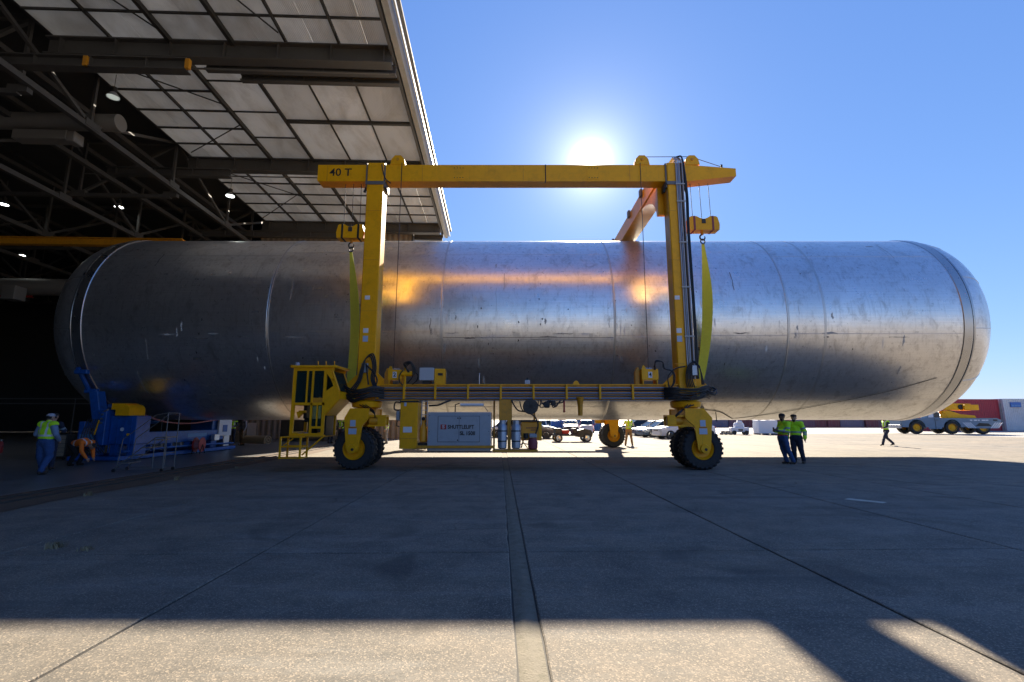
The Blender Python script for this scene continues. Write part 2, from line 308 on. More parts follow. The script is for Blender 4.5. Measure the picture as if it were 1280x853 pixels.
# ------------------------------------------------------------------ mesh helpers
def basis(d):
    d = d.normalized()
    a = Vector((0, 0, 1)) if abs(d.z) < 0.9 else Vector((1, 0, 0))
    x = a.cross(d).normalized(); return x, d.cross(x).normalized()
class MB:
    def __init__(s): s.v = []; s.f = []; s.mi = []; s.M = Matrix.Identity(4); s.cur = 0
    def add(s, vs, fs):
        o = len(s.v); s.v += [tuple(s.M @ Vector(p)) for p in vs]
        s.f += [tuple(i + o for i in f) for f in fs]; s.mi += [s.cur] * len(fs)
        return s
    def box(s, x0, x1, y0, y1, z0, z1, bev=0.0):
        x0, x1 = min(x0, x1), max(x0, x1); y0, y1 = min(y0, y1), max(y0, y1); z0, z1 = min(z0, z1), max(z0, z1)
        if bev <= 0:
            return s.add([(x0,y0,z0),(x1,y0,z0),(x1,y1,z0),(x0,y1,z0),(x0,y0,z1),(x1,y0,z1),(x1,y1,z1),(x0,y1,z1)],
                  [(0,3,2,1),(4,5,6,7),(0,1,5,4),(1,2,6,5),(2,3,7,6),(3,0,4,7)])
        bm = bmesh.new(); bmesh.ops.create_cube(bm, size=1)
        for q in bm.verts: q.co = ((x0+x1)/2 + q.co.x*(x1-x0), (y0+y1)/2 + q.co.y*(y1-y0), (z0+z1)/2 + q.co.z*(z1-z0))
        bmesh.ops.bevel(bm, geom=bm.edges[:], offset=bev, segments=1, affect='EDGES')
        bm.verts.index_update()
        s.add([q.co[:] for q in bm.verts], [tuple(q.index for q in f.verts) for f in bm.faces]); bm.free(); return s
    def tube(s, p0, p1, r0, r1=None, n=12, cap=True):
        r1 = r0 if r1 is None else r1
        p0, p1 = Vector(p0), Vector(p1); x, y = basis(p1 - p0)
        vs = [p + (x*math.cos(2*math.pi*i/n) + y*math.sin(2*math.pi*i/n))*r for p, r in ((p0, r0), (p1, r1)) for i in range(n)]
        fs = [(i, (i+1) % n, n+(i+1) % n, n+i) for i in range(n)]
        if cap: fs += [tuple(range(n-1, -1, -1)), tuple(range(n, 2*n))]
        return s.add(vs, fs)
    def path(s, pts, r, n=8, sub=0, cap=True):
        pts = [Vector(p) for p in pts]
        if sub: pts = smooth_path(pts, sub)
        rr = r if isinstance(r, (list, tuple)) else [r] * len(pts)
        vs = []; x = None
        for i, p in enumerate(pts):
            d = (pts[min(i+1, len(pts)-1)] - pts[max(i-1, 0)]).normalized()
            if x is None: x, y = basis(d)
            else: x = (x - d * x.dot(d)).normalized(); y = d.cross(x)
            vs += [p + (x*math.cos(2*math.pi*k/n) + y*math.sin(2*math.pi*k/n))*rr[i] for k in range(n)]
        fs = [(i*n+k, i*n+(k+1) % n, (i+1)*n+(k+1) % n, (i+1)*n+k) for i in range(len(pts)-1) for k in range(n)]
        if cap: fs += [tuple(range(n-1, -1, -1)), tuple(range((len(pts)-1)*n, len(pts)*n))]
        return s.add(vs, fs)
    def prism(s, poly, plane, a, b):
        def P(u, w, t): return {'xz': (u, t, w), 'yz': (t, u, w), 'xy': (u, w, t)}[plane]
        n = len(poly)
        vs = [P(u, w, a) for u, w in poly] + [P(u, w, b) for u, w in poly]
        fs = [tuple(range(n)), tuple(range(2*n-1, n-1, -1))] + [(i, n+i, n+(i+1) % n, (i+1) % n) for i in range(n)]
        return s.add(vs, fs)
    def lathe(s, prof, axis='y', c=(0, 0, 0), n=32, close=True):
        c = Vector(c); vs = []
        for h, r in prof:
            for i in range(n):
                t = 2*math.pi*i/n; ca, sa = math.cos(t)*r, math.sin(t)*r
                vs.append(c + Vector({'y': (ca, h, sa), 'x': (h, ca, sa), 'z': (ca, sa, h)}[axis]))
        fs = [(k*n+i, k*n+(i+1) % n, (k+1)*n+(i+1) % n, (k+1)*n+i) for k in range(len(prof)-1) for i in range(n)]
        if close: fs += [tuple(range(n-1, -1, -1)), tuple(range((len(prof)-1)*n, len(prof)*n))]
        return s.add(vs, fs)
    def ball(s, c, r, n=12, m=8):
        r = (r, r, r) if isinstance(r, (int, float)) else r
        vs = [(c[0], c[1], c[2]-r[2])]
        for k in range(1, m):
            t = math.pi*k/m - math.pi/2
            vs += [(c[0]+r[0]*math.cos(t)*math.cos(2*math.pi*i/n), c[1]+r[1]*math.cos(t)*math.sin(2*math.pi*i/n), c[2]+r[2]*math.sin(t)) for i in range(n)]
        vs.append((c[0], c[1], c[2]+r[2])); L = len(vs)-1
        fs = [(0, 1+(i+1) % n, 1+i) for i in range(n)]
        fs += [(1+k*n+i, 1+k*n+(i+1) % n, 1+(k+1)*n+(i+1) % n, 1+(k+1)*n+i) for k in range(m-2) for i in range(n)]
        fs += [(L, 1+(m-2)*n+i, 1+(m-2)*n+(i+1) % n) for i in range(n)]
        return s.add(vs, fs)
    def mesh(s, name, mats, angle=35):
        me = bpy.data.meshes.new(name); me.from_pydata(s.v, [], s.f)
        mats = [mats] if isinstance(mats, str) else mats
        for q in mats: me.materials.append(MATS[q])
        if len(mats) > 1: me.polygons.foreach_set('material_index', s.mi)
        bm = bmesh.new(); bm.from_mesh(me); bmesh.ops.recalc_face_normals(bm, faces=bm.faces[:]); bm.to_mesh(me); bm.free()
        me.polygons.foreach_set('use_smooth', [True] * len(me.polygons))
        me.set_sharp_from_angle(angle=R(angle)); me.update(); return me
    def build(s, name, mats, parent=None, angle=35):
        return link(name, s.mesh(name, mats, angle), parent)
def smooth_path(pts, sub):
    out = []
    for i in range(len(pts)-1):
        p0 = pts[max(i-1, 0)]; p1 = pts[i]; p2 = pts[i+1]; p3 = pts[min(i+2, len(pts)-1)]
        for k in range(sub):
            t = k/sub
            out.append(0.5*((2*p1) + (p2-p0)*t + (2*p0-5*p1+4*p2-p3)*t*t + (3*p1-p0-3*p2+p3)*t**3))
    out.append(pts[-1]); return out
def link(name, me, parent=None):
    o = bpy.data.objects.new(name, me); col.objects.link(o)
    if parent:
        o.parent = parent
        if parent.name in KEEP: o.matrix_parent_inverse = Matrix.Translation(-parent.location)
    return o
KEEP = set()      # things whose parts are given in world coordinates
def tag(o, label=None, cat=None, group=None, kind=None):
    if label: o['label'] = label
    if cat: o['category'] = cat
    if group: o['group'] = group
    if kind: o['kind'] = kind
    return o
def empty(name, loc=(0, 0, 0), rz=0.0, label=None, cat=None, group=None):
    o = bpy.data.objects.new(name, None); col.objects.link(o); o.location = loc; o.rotation_euler = (0, 0, rz)
    o.empty_display_size = 0.2
    return tag(o, label, cat, group)
_UNIT = {}
def unit(matname):
    """one shared unit cube per material"""
    if matname not in _UNIT: _UNIT[matname] = MB().box(-.5, .5, -.5, .5, -.5, .5).mesh('unit_' + matname, matname)
    return _UNIT[matname]
def bar(name, parent, p0, p1, w, h, matname):
    """a straight member between two points, as an object of its own sharing the unit mesh"""
    p0, p1 = Vector(p0), Vector(p1); d = p1 - p0; L = d.length; d.normalize()
    up = Vector((0, 0, 1)) if abs(d.z) < 0.95 else Vector((1, 0, 0))
    x = up.cross(d).normalized(); z = d.cross(x)
    o = link(name, unit(matname), parent)
    m3 = Matrix((x * w, d * L, z * h)).transposed()
    o.matrix_basis = Matrix.Translation((p0 + p1) / 2) @ m3.to_4x4()
    return o
def block(name, parent, x0, x1, y0, y1, z0, z1, matname):
    o = link(name, unit(matname), parent); o.location = ((x0+x1)/2, (y0+y1)/2, (z0+z1)/2); o.scale = (abs(x1-x0), abs(y1-y0), abs(z1-z0))
    return o
def text(name, body, size, loc, matname, parent, sx=1.0, rz=0.0, space=1.0, bold=0.0, align='CENTER', depth=0.004):
    cu = bpy.data.curves.new(name, 'FONT'); cu.body = body; cu.size = size; cu.extrude = depth; cu.offset = bold
    cu.space_character = space; cu.align_x = align; cu.align_y = 'CENTER'
    t = bpy.data.objects.new(name, cu); col.objects.link(t)
    dg = bpy.context.evaluated_depsgraph_get()
    me = bpy.data.meshes.new_from_object(t.evaluated_get(dg)); bpy.data.objects.remove(t); bpy.data.curves.remove(cu)
    me.materials.clear(); me.materials.append(MATS[matname])
    o = link(name, me, parent); o.location = loc; o.rotation_euler = (R(90), 0, rz); o.scale = (sx, 1, 1)
    return o

# ================================================================== GROUND
YAW_S = R(1.43)        # the slab grid runs a touch off the view axis
YAW_H = R(2.2)         # and the hangar a little more
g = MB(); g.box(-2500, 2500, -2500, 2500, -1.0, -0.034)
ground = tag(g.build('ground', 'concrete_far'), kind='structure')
cs, sn = math.cos(YAW_S), math.sin(YAW_S)
SX, SY = 3.08, 6.1
U0, V0 = 0.22, 6.13
ku = range(-3, 15); kv = range(-3, 8)
ulo, uhi = U0 + ku[0]*SX, U0 + (ku[-1]+1)*SX; vlo, vhi = V0 + kv[0]*SY, V0 + (kv[-1]+1)*SY
jt = link('joint_filler', MB().box(ulo+0.02, uhi-0.02, vlo+0.02, vhi-0.02, -0.033, -0.012).mesh('joint_filler', 'joint_tar'), ground); jt.rotation_euler.z = YAW_S
slabs = {}
def slab_mesh(x0, x1, y0, y1, seed):
    """a slab with slightly uneven, chipped arrises"""
    rnd = random.Random(seed); n = 9; e = 0.012
    vs = []; fs = []
    per = []
    for i in range(n): per.append((x0 + (x1-x0)*i/n, y0))
    for i in range(2*n): per.append((x1, y0 + (y1-y0)*i/(2*n)))
    for i in range(n): per.append((x1 - (x1-x0)*i/n, y1))
    for i in range(2*n): per.append((x0, y1 - (y1-y0)*i/(2*n)))
    cx, cy = (x0+x1)/2, (y0+y1)/2
    k = len(per)
    jit = [rnd.uniform(0.2, 1.0) * 0.010 * (2.2 if rnd.random() < 0.12 else 1) for _ in per]
    for lev, ins in ((-0.030, 0.0), (-0.007, 0.0), (0.0, e)):
        for (x, y), j in zip(per, jit):
            dx = -1 if x > cx + (x1-x0)/2 - 1e-6 else (1 if x < cx - (x1-x0)/2 + 1e-6 else 0)
            dy = -1 if y > cy + (y1-y0)/2 - 1e-6 else (1 if y < cy - (y1-y0)/2 + 1e-6 else 0)
            vs.append((x + dx*(j + ins), y + dy*(j + ins), lev))
    for l in (0, 1): fs += [(l*k+i, l*k+(i+1) % k, (l+1)*k+(i+1) % k, (l+1)*k+i) for i in range(k)]
    fs.append(tuple(range(2*k, 3*k)))
    return MB().add(vs, fs).mesh('slab', 'concrete', 12)
variants = [slab_mesh(-SX/2+0.006, SX/2-0.006, -SY/2+0.006, SY/2-0.006, s) for s in range(5)]
wideL = slab_mesh(-SX/2+0.10, SX/2-0.006, -SY/2+0.006, SY/2-0.006, 11)
wideR = slab_mesh(-SX/2+0.006, SX/2-0.10, -SY/2+0.006, SY/2-0.006, 12)
for i in ku:
    for j in kv:
        u = U0 + (i+0.5)*SX; v_ = V0 + (j+0.5)*SY
        me = wideL if i == 0 else wideR if i == -1 else variants[(i*7 + j*3) % 5]
        o = link('slab', me, ground)
        o.location = (u*cs - v_*sn, u*sn + v_*cs, 0.0012 * ((i*5+j*3) % 4)); o.rotation_euler.z = YAW_S
# the wide middle joint, filled with dirt and moss
rnd = random.Random(3); vs = []; fs = []
N = 160
for q in range(N+1):
    v_ = vlo + (vhi-vlo)*q/N
    for s_, w in ((-1, 0.092), (-0.3, 0.0), (0.3, 0.0), (1, 0.092)):
        u = U0 + (s_*0.092 if w else s_*0.09)
        vs.append((u, v_, -0.008 + (rnd.uniform(0.0, 0.010) if not w else -0.004)))
for q in range(N): fs += [(q*4+k, q*4+k+1, q*4+k+5, q*4+k+4) for k in range(3)]
ms = link('joint_dirt', MB().add(vs, fs).mesh('joint_dirt', 'moss_dirt', 80), ground); ms.rotation_euler.z = YAW_S
# worn paint dash
def ground_quad(name, pts, z, matname):
    return tag(MB().add([(x, y, z) for x, y in pts], [tuple(range(len(pts)))]).build(name, matname), kind='structure')
ground_quad('painted_dash', [(6.62, 9.95), (7.05, 9.50), (7.22, 9.62), (6.80, 10.10)], 0.009, 'road_paint')
# sealed hangar floor, door track and the dirt beside it
hang_rot = Matrix.Rotation(YAW_H, 4, 'Z')
fl = MB(); fl.M = hang_rot; fl.box(-74.6, -10.2, -29.6, 64.6, -0.030, 0.006); tag(fl.build('hangar_floor', 'floor_sealed'), kind='structure')
ds = MB(); ds.M = hang_rot
rnd = random.Random(5); vs = []; fs = []
for q in range(141):
    v_ = -28 + 70*q/140
    e0 = -10.25; e1 = -8.55 + 0.28*noise.noise(Vector((q*0.23, 1.3, 0))) + rnd.uniform(-.04, .04)
    vs += [(e0, v_, 0.008), (-9.4, v_, 0.011 + rnd.uniform(0, .012)), (e1, v_, 0.009)]
for q in range(140): fs += [(q*3+k, q*3+k+1, q*3+k+4, q*3+k+3) for k in range(2)]
tag(ds.add(vs, fs).build('track_dirt', 'rust_dirt', angle=80), kind='structure')
for off in (-9.75, -9.25):
    t = MB(); t.M = hang_rot; t.box(off-0.035, off+0.035, -28, 39.5, 0.0, 0.045); tag(t.build('door_track', 'steel_dark'), kind='structure')
# dry weeds in the joints
def weed(loc, h, n, seed, label):
    rnd = random.Random(seed); mb = MB()
    for _ in range(n):
        a = rnd.uniform(0, 6.28); r0 = rnd.uniform(0, 0.11); hh = h*rnd.uniform(0.4, 1.0); ln = rnd.uniform(0.3, 1.1)*hh
        p0 = Vector((r0*math.cos(a*1.7), r0*math.sin(a*1.7), 0.0)); p1 = p0 + Vector((math.cos(a)*ln*.4, math.sin(a)*ln*.4, hh*.7)); p2 = p0 + Vector((math.cos(a)*ln, math.sin(a)*ln, hh*.9))
        w = Vector((-math.sin(a), math.cos(a), 0))*0.004
        mb.add([p0-w, p0+w, p1+w*.8, p1-w*.8, p2], [(0, 1, 2, 3), (3, 2, 4)])
    o = mb.build('weed_tuft', 'weed'); o.location = loc
    tag(o, label, 'weed', 'dry weeds in the concrete joints')
weed((-5.66, 6.3, 0), 0.10, 90, 1, 'larger dry weed tuft in the crossing joint nearest the left edge')
weed((-5.20, 6.22, 0), 0.07, 50, 2, 'small dry weed tuft just right of the larger one')
weed((-8.75, 13.0, 0.01), 0.13, 60, 3, 'dry weed tuft at the dirt edge, midway along the door track')
weed((-8.80, 10.4, 0.01), 0.11, 50, 4, 'dry weed tuft at the dirt edge closest to the camera')
weed((-8.85, 16.0, 0.01), 0.10, 46, 5, 'dry weed tuft at the dirt edge in front of the cab steps')

# ================================================================== HANGAR
hangar = empty('hangar', (0, 0, 0), YAW_H, 'huge dark hangar with steel roof trusses and a ribbed white overhang over its open doorway', 'hangar')
UE, UW = -4.30, -19.15    # outer and inner edge of the overhang
ZC = 18.0
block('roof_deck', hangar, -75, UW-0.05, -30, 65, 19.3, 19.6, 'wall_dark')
block('wall', hangar, UW-.06, UW-.02, -30, 41, ZC+.06, 19.28, 'wall_dark')  # unseen strip added to stop sun leaking in above the panels
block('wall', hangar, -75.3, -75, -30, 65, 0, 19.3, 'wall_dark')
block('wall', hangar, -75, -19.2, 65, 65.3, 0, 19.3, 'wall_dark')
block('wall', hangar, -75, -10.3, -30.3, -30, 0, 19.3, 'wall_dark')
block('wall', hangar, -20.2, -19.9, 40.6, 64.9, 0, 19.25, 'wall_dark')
# ribbed pier wall at the end of the doorway
pw = MB(); n = 58; pts = []
for k in range(n):
    x = -20.0 + k*(12.85/(n-1)); pts.append((x, 40.05 if k % 2 else 39.99)); pts.append((x + 0.1, 40.05 if k % 2 else 39.99))
poly = pts + [(pts[-1][0], 40.5), (-20.0, 40.5)]
pw.prism(poly, 'xy', 0.0, 17.6); pw.build('pier_wall', 'wall_tan', hangar, 20)
block('corner_trim', hangar, -7.16, -7.02, 39.9, 40.6, 0, 17.6, 'steel_warm')
# panels of the overhang
def panel(u0, u1, v0, v1, dz=0.0):
    gp = 0.006
    block('panel', hangar, u0+gp, u1-gp, v0+gp, v1-gp, ZC+dz, ZC+0.05+dz, 'roof_panel')
cols = [UW, -16.7, -14.2, -11.55, -9.2, -6.9, UE-0.15]
BAYS = [9.6, 19.3, 28.9, 38.7, 41.0]
rnd = random.Random(2)
for b_ in range(4):
    v0, v1 = BAYS[b_], BAYS[b_+1]
    if b_ == 1:
        for i in range(2):
            for j in range(6):
                for h in range(2):
                    uu0 = cols[i] + (cols[i+1]-cols[i])*h/2; panel(uu0, uu0+(cols[i+1]-cols[i])/2, v0+(v1-v0)*j/6, v0+(v1-v0)*(j+1)/6, rnd.uniform(0, .02))
        for j in range(4): panel(cols[2], cols[3], v0+(v1-v0)*j/4, v0+(v1-v0)*(j+1)/4, rnd.uniform(0, .02))
        for i in range(3, 6):
            for j in range(2): panel(cols[i], cols[i+1], v0+(v1-v0)*(0.12 + 0.44*j), v0+(v1-v0)*(0.12+0.44*(j+1)), rnd.uniform(-.1, -.08))
            panel(cols[i], cols[i+1], v0, v0+(v1-v0)*0.12, 0)
    else:
        nr = 6 if b_ < 3 else 2
        for i in range(6):
            for j in range(nr):
                if b_ == 0 and j < 2: continue
                for h in range(2):
                    uu0 = cols[i] + (cols[i+1]-cols[i])*h/2; panel(uu0, uu0+(cols[i+1]-cols[i])/2, v0+(v1-v0)*j/nr, v0+(v1-v0)*(j+1)/nr, rnd.uniform(0, .02))
block('unseen_overhang_sheet', hangar, UW, UE-0.2, -29.8, 12.8, ZC+0.01, ZC+0.05, 'wall_dark')  # overhang out of view, made dark to dim its reflection in the tank
# purlins under the panels (dark lines along and across)
for u in cols[1:-1]:
    w = 0.16 if u in (-14.2, -11.55) else 0.09
    bar('purlin', hangar, (u, -10, ZC-0.06), (u, 41, ZC-0.06), w, 0.14 if w < .1 else 0.3, 'steel_dark')
for b_ in range(4):
    v0, v1 = BAYS[b_], BAYS[b_+1]; nr = 6 if b_ < 3 else 2
    for j in range(1, nr):
        v_ = v0 + (v1-v0)*j/nr
        if b_ == 1: bar('cross_purlin', hangar, (UW, v_, ZC-0.04), (-14.2, v_, ZC-0.04), 0.07, 0.09, 'steel_dark')
        else: bar('cross_purlin', hangar, (UW, v_, ZC-0.04), (UE-.2, v_, ZC-0.04), 0.07, 0.09, 'steel_dark')
for j in range(1, 4): bar('cross_purlin', hangar, (-14.2, 19.3+9.6*j/4, ZC-0.04), (-11.55, 19.3+9.6*j/4, ZC-0.04), 0.05, 0.07, 'steel_dark')
bar('cross_purlin', hangar, (-11.5, 19.3+9.6*.56, ZC-0.16), (UE-.3, 19.3+9.6*.56, ZC-0.16), 0.18, 0.16, 'steel_dark')
# thin cross bracing rods under the outer columns
for (a, b2) in (((-19, 10), (-14.3, 18.5)), ((-18.8, 20), (-14.3, 23.4)), ((-18.8, 28.2), (-14.3, 25.2)), ((-19, 29.6), (-14.3, 34)), ((-19, 38), (-14.3, 33.5)), ((-14, 10), (-9.3, 18.5))):
    bar('brace_rod', hangar, (a[0], a[1], ZC-.1), (b2[0], b2[1], ZC-.1), 0.045, 0.045, 'steel_dark')
# main girders of the overhang: flanges and web are one rolled section each
def girder(v_, u0, u1, zb, h, w, matname='steel_warm'):
    gm = MB()
    gm.box(u0, u1, v_-w/2, v_+w/2, zb, zb+0.06); gm.box(u0, u1, v_-w/2, v_+w/2, zb+h-0.06, zb+h); gm.box(u0, u1, v_-0.03, v_+0.03, zb+.06, zb+h-.06)
    x = u0 + 0.6
    while x < u1: gm.box(x, x+0.03, v_-w/2+.02, v_+w/2-.02, zb+.06, zb+h-.06); x += 2.3
    gm.build('girder', matname, hangar)
for v_ in (9.6, 19.25, 28.9, 38.75):
    girder(v_, UW-.2, UE-.3, 17.05, 0.85, 0.5)
girder(19.0, -27.0, -13.2, 16.3, 0.55, 0.42); girder(19.85, -13.0, UE-.25, 17.05, 0.45, 0.30)
girder(28.6, -24.0, -16.5, 16.5, 0.5, 0.4); girder(38.4, -25, -12, 16.4, 0.5, 0.4); girder(40.7, -19, UE-.3, 17.2, 0.5, 0.3)
girder(20.9, -12, UE-.3, 17.35, 0.32, 0.26)
for u in (-13.1, -17.3):
    MB().box(u-.10, u+.10, 18.72, 18.9, 16.3, 16.75, 0.02).build('hinge_bracket', 'yellow_dark', hangar)
for v_ in (19.6, 29.3): bar('conduit', hangar, (-26, v_, 16.95), (UE-.5, v_, 16.95), .06, .06, 'steel_grey')
# edge fascia
fa = MB(); fa.prism([(UE-.16, 17.62), (UE+.10, 17.62), (UE+.22, 17.85), (UE+.22, 18.45), (UE-.16, 18.45)], 'xz', -29.5, 41.2); fa.build('edge_fascia', 'fascia', hangar)
bar('edge_channel', hangar, (UE-.30, -29, 17.72), (UE-.30, 41, 17.72), 0.14, 0.3, 'steel_warm')
bar('edge_gutter', hangar, (UE+.36, -29, 18.30), (UE+.36, 41.2, 18.30), 0.16, 0.14, 'steel_grey')
bar('edge_gutter', hangar, (UE+.30, -29, 17.80), (UE+.30, 41.2, 17.80), 0.07, 0.08, 'fascia')
# trusses inside
def truss(p0, p1, zb, zt, n, cw=0.26):
    p0, p1 = Vector(p0), Vector(p1)
    t = empty('truss'); t.parent = hangar
    bar('bottom_chord', t, (p0.x, p0.y, zb), (p1.x, p1.y, zb), cw, cw, 'steel_warm'); bar('top_chord', t, (p0.x, p0.y, zt), (p1.x, p1.y, zt), cw, cw, 'steel_warm')
    for k in range(n+1):
        q = p0.lerp(p1, k/n); dd = (p1-p0).normalized(); bar('gusset_plate', t, (q.x-dd.x*.42, q.y-dd.y*.42, zb+.12), (q.x+dd.x*.42, q.y+dd.y*.42, zb+.12), cw+.05, .34, 'steel_warm'); bar('web_post', t, (q.x, q.y, zb+.1), (q.x, q.y, zt-.1), 0.13, 0.13, 'steel_warm')
        if k < n:
            q2 = p0.lerp(p1, (k+1)/n); a, b3 = (zb+.1, zt-.1) if k % 2 else (zt-.1, zb+.1)
            bar('web_brace', t, (q.x, q.y, a), (q2.x, q2.y, b3), 0.15, 0.15, 'steel_warm')
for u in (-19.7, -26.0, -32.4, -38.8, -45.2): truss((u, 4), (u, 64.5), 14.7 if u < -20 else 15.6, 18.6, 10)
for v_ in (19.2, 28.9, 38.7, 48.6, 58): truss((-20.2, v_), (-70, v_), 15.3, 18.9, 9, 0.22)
bar('tie_beam', hangar, (-21.6, 8, 17.6), (-21.6, 64, 17.6), 0.4, 0.25, 'steel_warm')
bar('tie_beam', hangar, (-24, 8, 16.4), (-24, 64, 16.4), 0.3, 0.25, 'steel_warm')
dm = MB(); dm.tube((-18.9, 22.9, 16.35), (-60, 22.9, 16.35), 0.42, n=20); dm.build('air_duct', 'duct', hangar)
dm = MB(); dm.tube((-33, 40, 12.4), (-60, 40, 12.4), 0.7, n=20); dm.build('air_duct', 'duct', hangar)
MB().box(-23.8, -21.2, 22.6, 23.2, 15.25, 15.75, 0.03).build('heater_unit', 'duct', hangar); MB().box(-21.2, -20.8, 22.6, 23.2, 15.15, 15.7, 0.03).build('heater_hood', 'duct', hangar)
MB().box(-38.6, -37.6, 38, 39, 10.9, 12.0, 0.03).build('junction_box', 'duct', hangar)
for z in (2.55, 2.85): bar('guard_rail', hangar, (-45, 31, z), (-20.5, 31, z), 0.07, 0.07, 'steel_grey')
for u in (-44, -38, -32, -26, -20.6): bar('rail_post', hangar, (u, 31.06, 0), (u, 31.06, 2.9), 0.08, 0.08, 'steel_dark')
# travelling crane beams inside
def bridge(name, v_, u0, u1, z, h, matname, label):
    t = empty(name, (0, 0, 0), YAW_H, label, 'crane beam')
    gm = MB(); gm.box(u0, u1, v_-.2, v_+.2, z, z+.05); gm.box(u0, u1, v_-.2, v_+.2, z+h-.05, z+h); gm.box(u0, u1, v_-.04, v_+.04, z+.05, z+h-.05); gm.build('beam', matname, t)
    MB().box(u1-1.2, u1-.4, v_-.25, v_+.25, z-.35, z-.01, .03).build('trolley', 'steel_dark', t)
bridge('bridge_crane', 31.0, -50, -20.5, 12.8, 0.5, 'yellow_dark', 'dark yellow bridge crane beam crossing the hangar behind the tank dome')
bridge('bridge_crane', 42.0, -60, -40, 12.0, 0.6, 'red', 'dark red crane beam low in the hangar at the left edge')

def lamp(loc, on, label):
    t = empty('high_bay_lamp', loc, 0, label, 'lamp', 'high bay lamps under the hangar roof')
    mb = MB(); mb.lathe([(0.0, 0.27), (0.05, 0.26), (0.18, 0.17), (0.26, 0.10), (0.27, 0.06)], 'z', n=18, close=False); mb.build('reflector', 'aluminium', t)
    MB().lathe([(0.26, 0.09), (0.30, 0.12), (0.52, 0.12), (0.56, 0.05)], 'z', n=14).build('housing', 'steel_dark', t)
    MB().tube((0, 0, 0.55), (0, 0, max(0.8, 18.4-loc[2])), 0.015, n=6).build('stem', 'steel_grey', t)
    MB().lathe([(0.012, 0.24), (0.03, 0.245)], 'z', n=18).build('lens', 'lamp_glow' if on else 'lamp_dim', t)
lamp((-36.0, 32.0, 16.6), 1, 'lit pendant lamp at the far left edge of the frame')
lamp((-28.0, 32.2, 16.5), 1, 'lit pendant lamp hanging above the dome of the tank')
lamp((-19.4, 31.0, 16.75), 1, 'lit lamp beside the inner edge of the white panels')
lamp((-19.1, 20.8, 16.8), 0, 'unlit silver lamp high up below the panels by the first girder')
lamp((-41.6, 39.0, 15.3), 1, 'lit pendant lamp just under the yellow bridge beam')
lamp((-44.4, 43.6, 14.2), 1, 'lowest lit pendant lamp, left of the tank dome')

# ================================================================== TANK
TY, TZ, TR = 22.56, 5.76, 4.2
XL, XR = -17.23, 18.05
tank = empty('propellant_tank', (0, TY, 0), 0, 'enormous bare aluminium rocket propellant tank with domed ends, slung across the yard', 'tank')
tank_p = tank
def tl(name, prof, matname, n=192, ang=14):
    return MB().lathe(prof, 'x', (0, 0, TZ), n, close=False).build(name, matname, tank, ang)
joints = [XL, -9.56, -2.76, 4.02, 10.80, XR]
for k in range(5):
    x0, x1 = joints[k], joints[k+1]
    tl('barrel_section', [(x0+.02, TR-.015), (x0+.05, TR), ((x0+x1)/2-.0, TR), (x1-.05, TR), (x1-.02, TR-.015)], 'tank_skin')
for x in joints[1:-1]:
    tl('weld_ring', [(x-.035, TR-.02), (x-.030, TR+.004), (x, TR+.010), (x+.030, TR+.004), (x+.035, TR-.02)], 'tank_weld')
for x in (9.35+2.9, ): tl('weld_ring', [(x-.05, TR-.01), (x-.045, TR+.005), (x+.045, TR+.005), (x+.05, TR-.01)], 'tank_weld')
DA = 2.3
for s_, xe in ((-1, XL), (1, XR)):
    tl('end_ring', [(xe-s_*.42, TR-.01), (xe-s_*.40, TR+.03), (xe-s_*.08, TR+.03), (xe-s_*.06, TR-.02)], 'tank_ring')
    tl('groove', [(xe-s_*.06, TR-.02), (xe-s_*.05, TR-.06), (xe+s_*.00, TR-.06), (xe+s_*.01, TR-.02)], 'tank_groove')
    tl('dome_lip', [(xe+s_*.01, TR-.02), (xe+s_*.03, TR-.01), (xe+s_*.08, TR-.012), (xe+s_*.085, TR-.03)], 'tank_ring')
    prof = []
    for k in range(29):
        t = k/28*math.pi/2; prof.append((xe + s_*(.08 + DA*math.sin(t)), max(0.5 if k == 28 else 0, (TR-.03)*math.cos(t))))
    tl('dome', prof, 'tank_dome', ang=40)
    MB().lathe([(xe+s_*(DA+.03), 0.9), (xe+s_*(DA+.16), 0.88), (xe+s_*(DA+.18), 0.6), (xe+s_*(DA+.18), 0.01)], 'x', (0, 0, TZ), 48, False).build('manhole_cover', 'tank_ring', tank)
    # gore welds on the dome
    for q in range(12):
        a = 2*math.pi*(q+.3)/12; pts = []
        for k in range(0, 24, 2):
            t = k/28*math.pi/2; r = (TR-.03)*math.cos(t)+.002; pts.append((xe + s_*(.08+DA*math.sin(t)), r*math.cos(a), TZ+r*math.sin(a)))
        MB().path(pts, 0.018, 5).build('gore_weld', 'tank_weld', tank)
# lengthwise seams, a few per barrel (angle measured from the front, upwards)
for k, angs in enumerate(((38, -8, -52, 84, 130, 176, 222), (41, -11, -57, 87, 133, 179, 225), (39, -14, -60, 85, 131, 177, 223), (42, -13, -55, 88, 134, 180, 226), (37, -12, -53, 83, 129, 175, 221))):
    for a in angs:
        a = R(a); y, z = -math.cos(a)*(TR-.004), TZ+math.sin(a)*(TR-.004)
        MB().path([(joints[k]+.06+(.38 if k == 0 else 0), y, z), (joints[k+1]-.06-(.38 if k == 4 else 0), y, z)], 0.010, 6).build('seam', 'tank_groove' if k == 2 and -.3 < a < -.2 else 'tank_weld', tank)
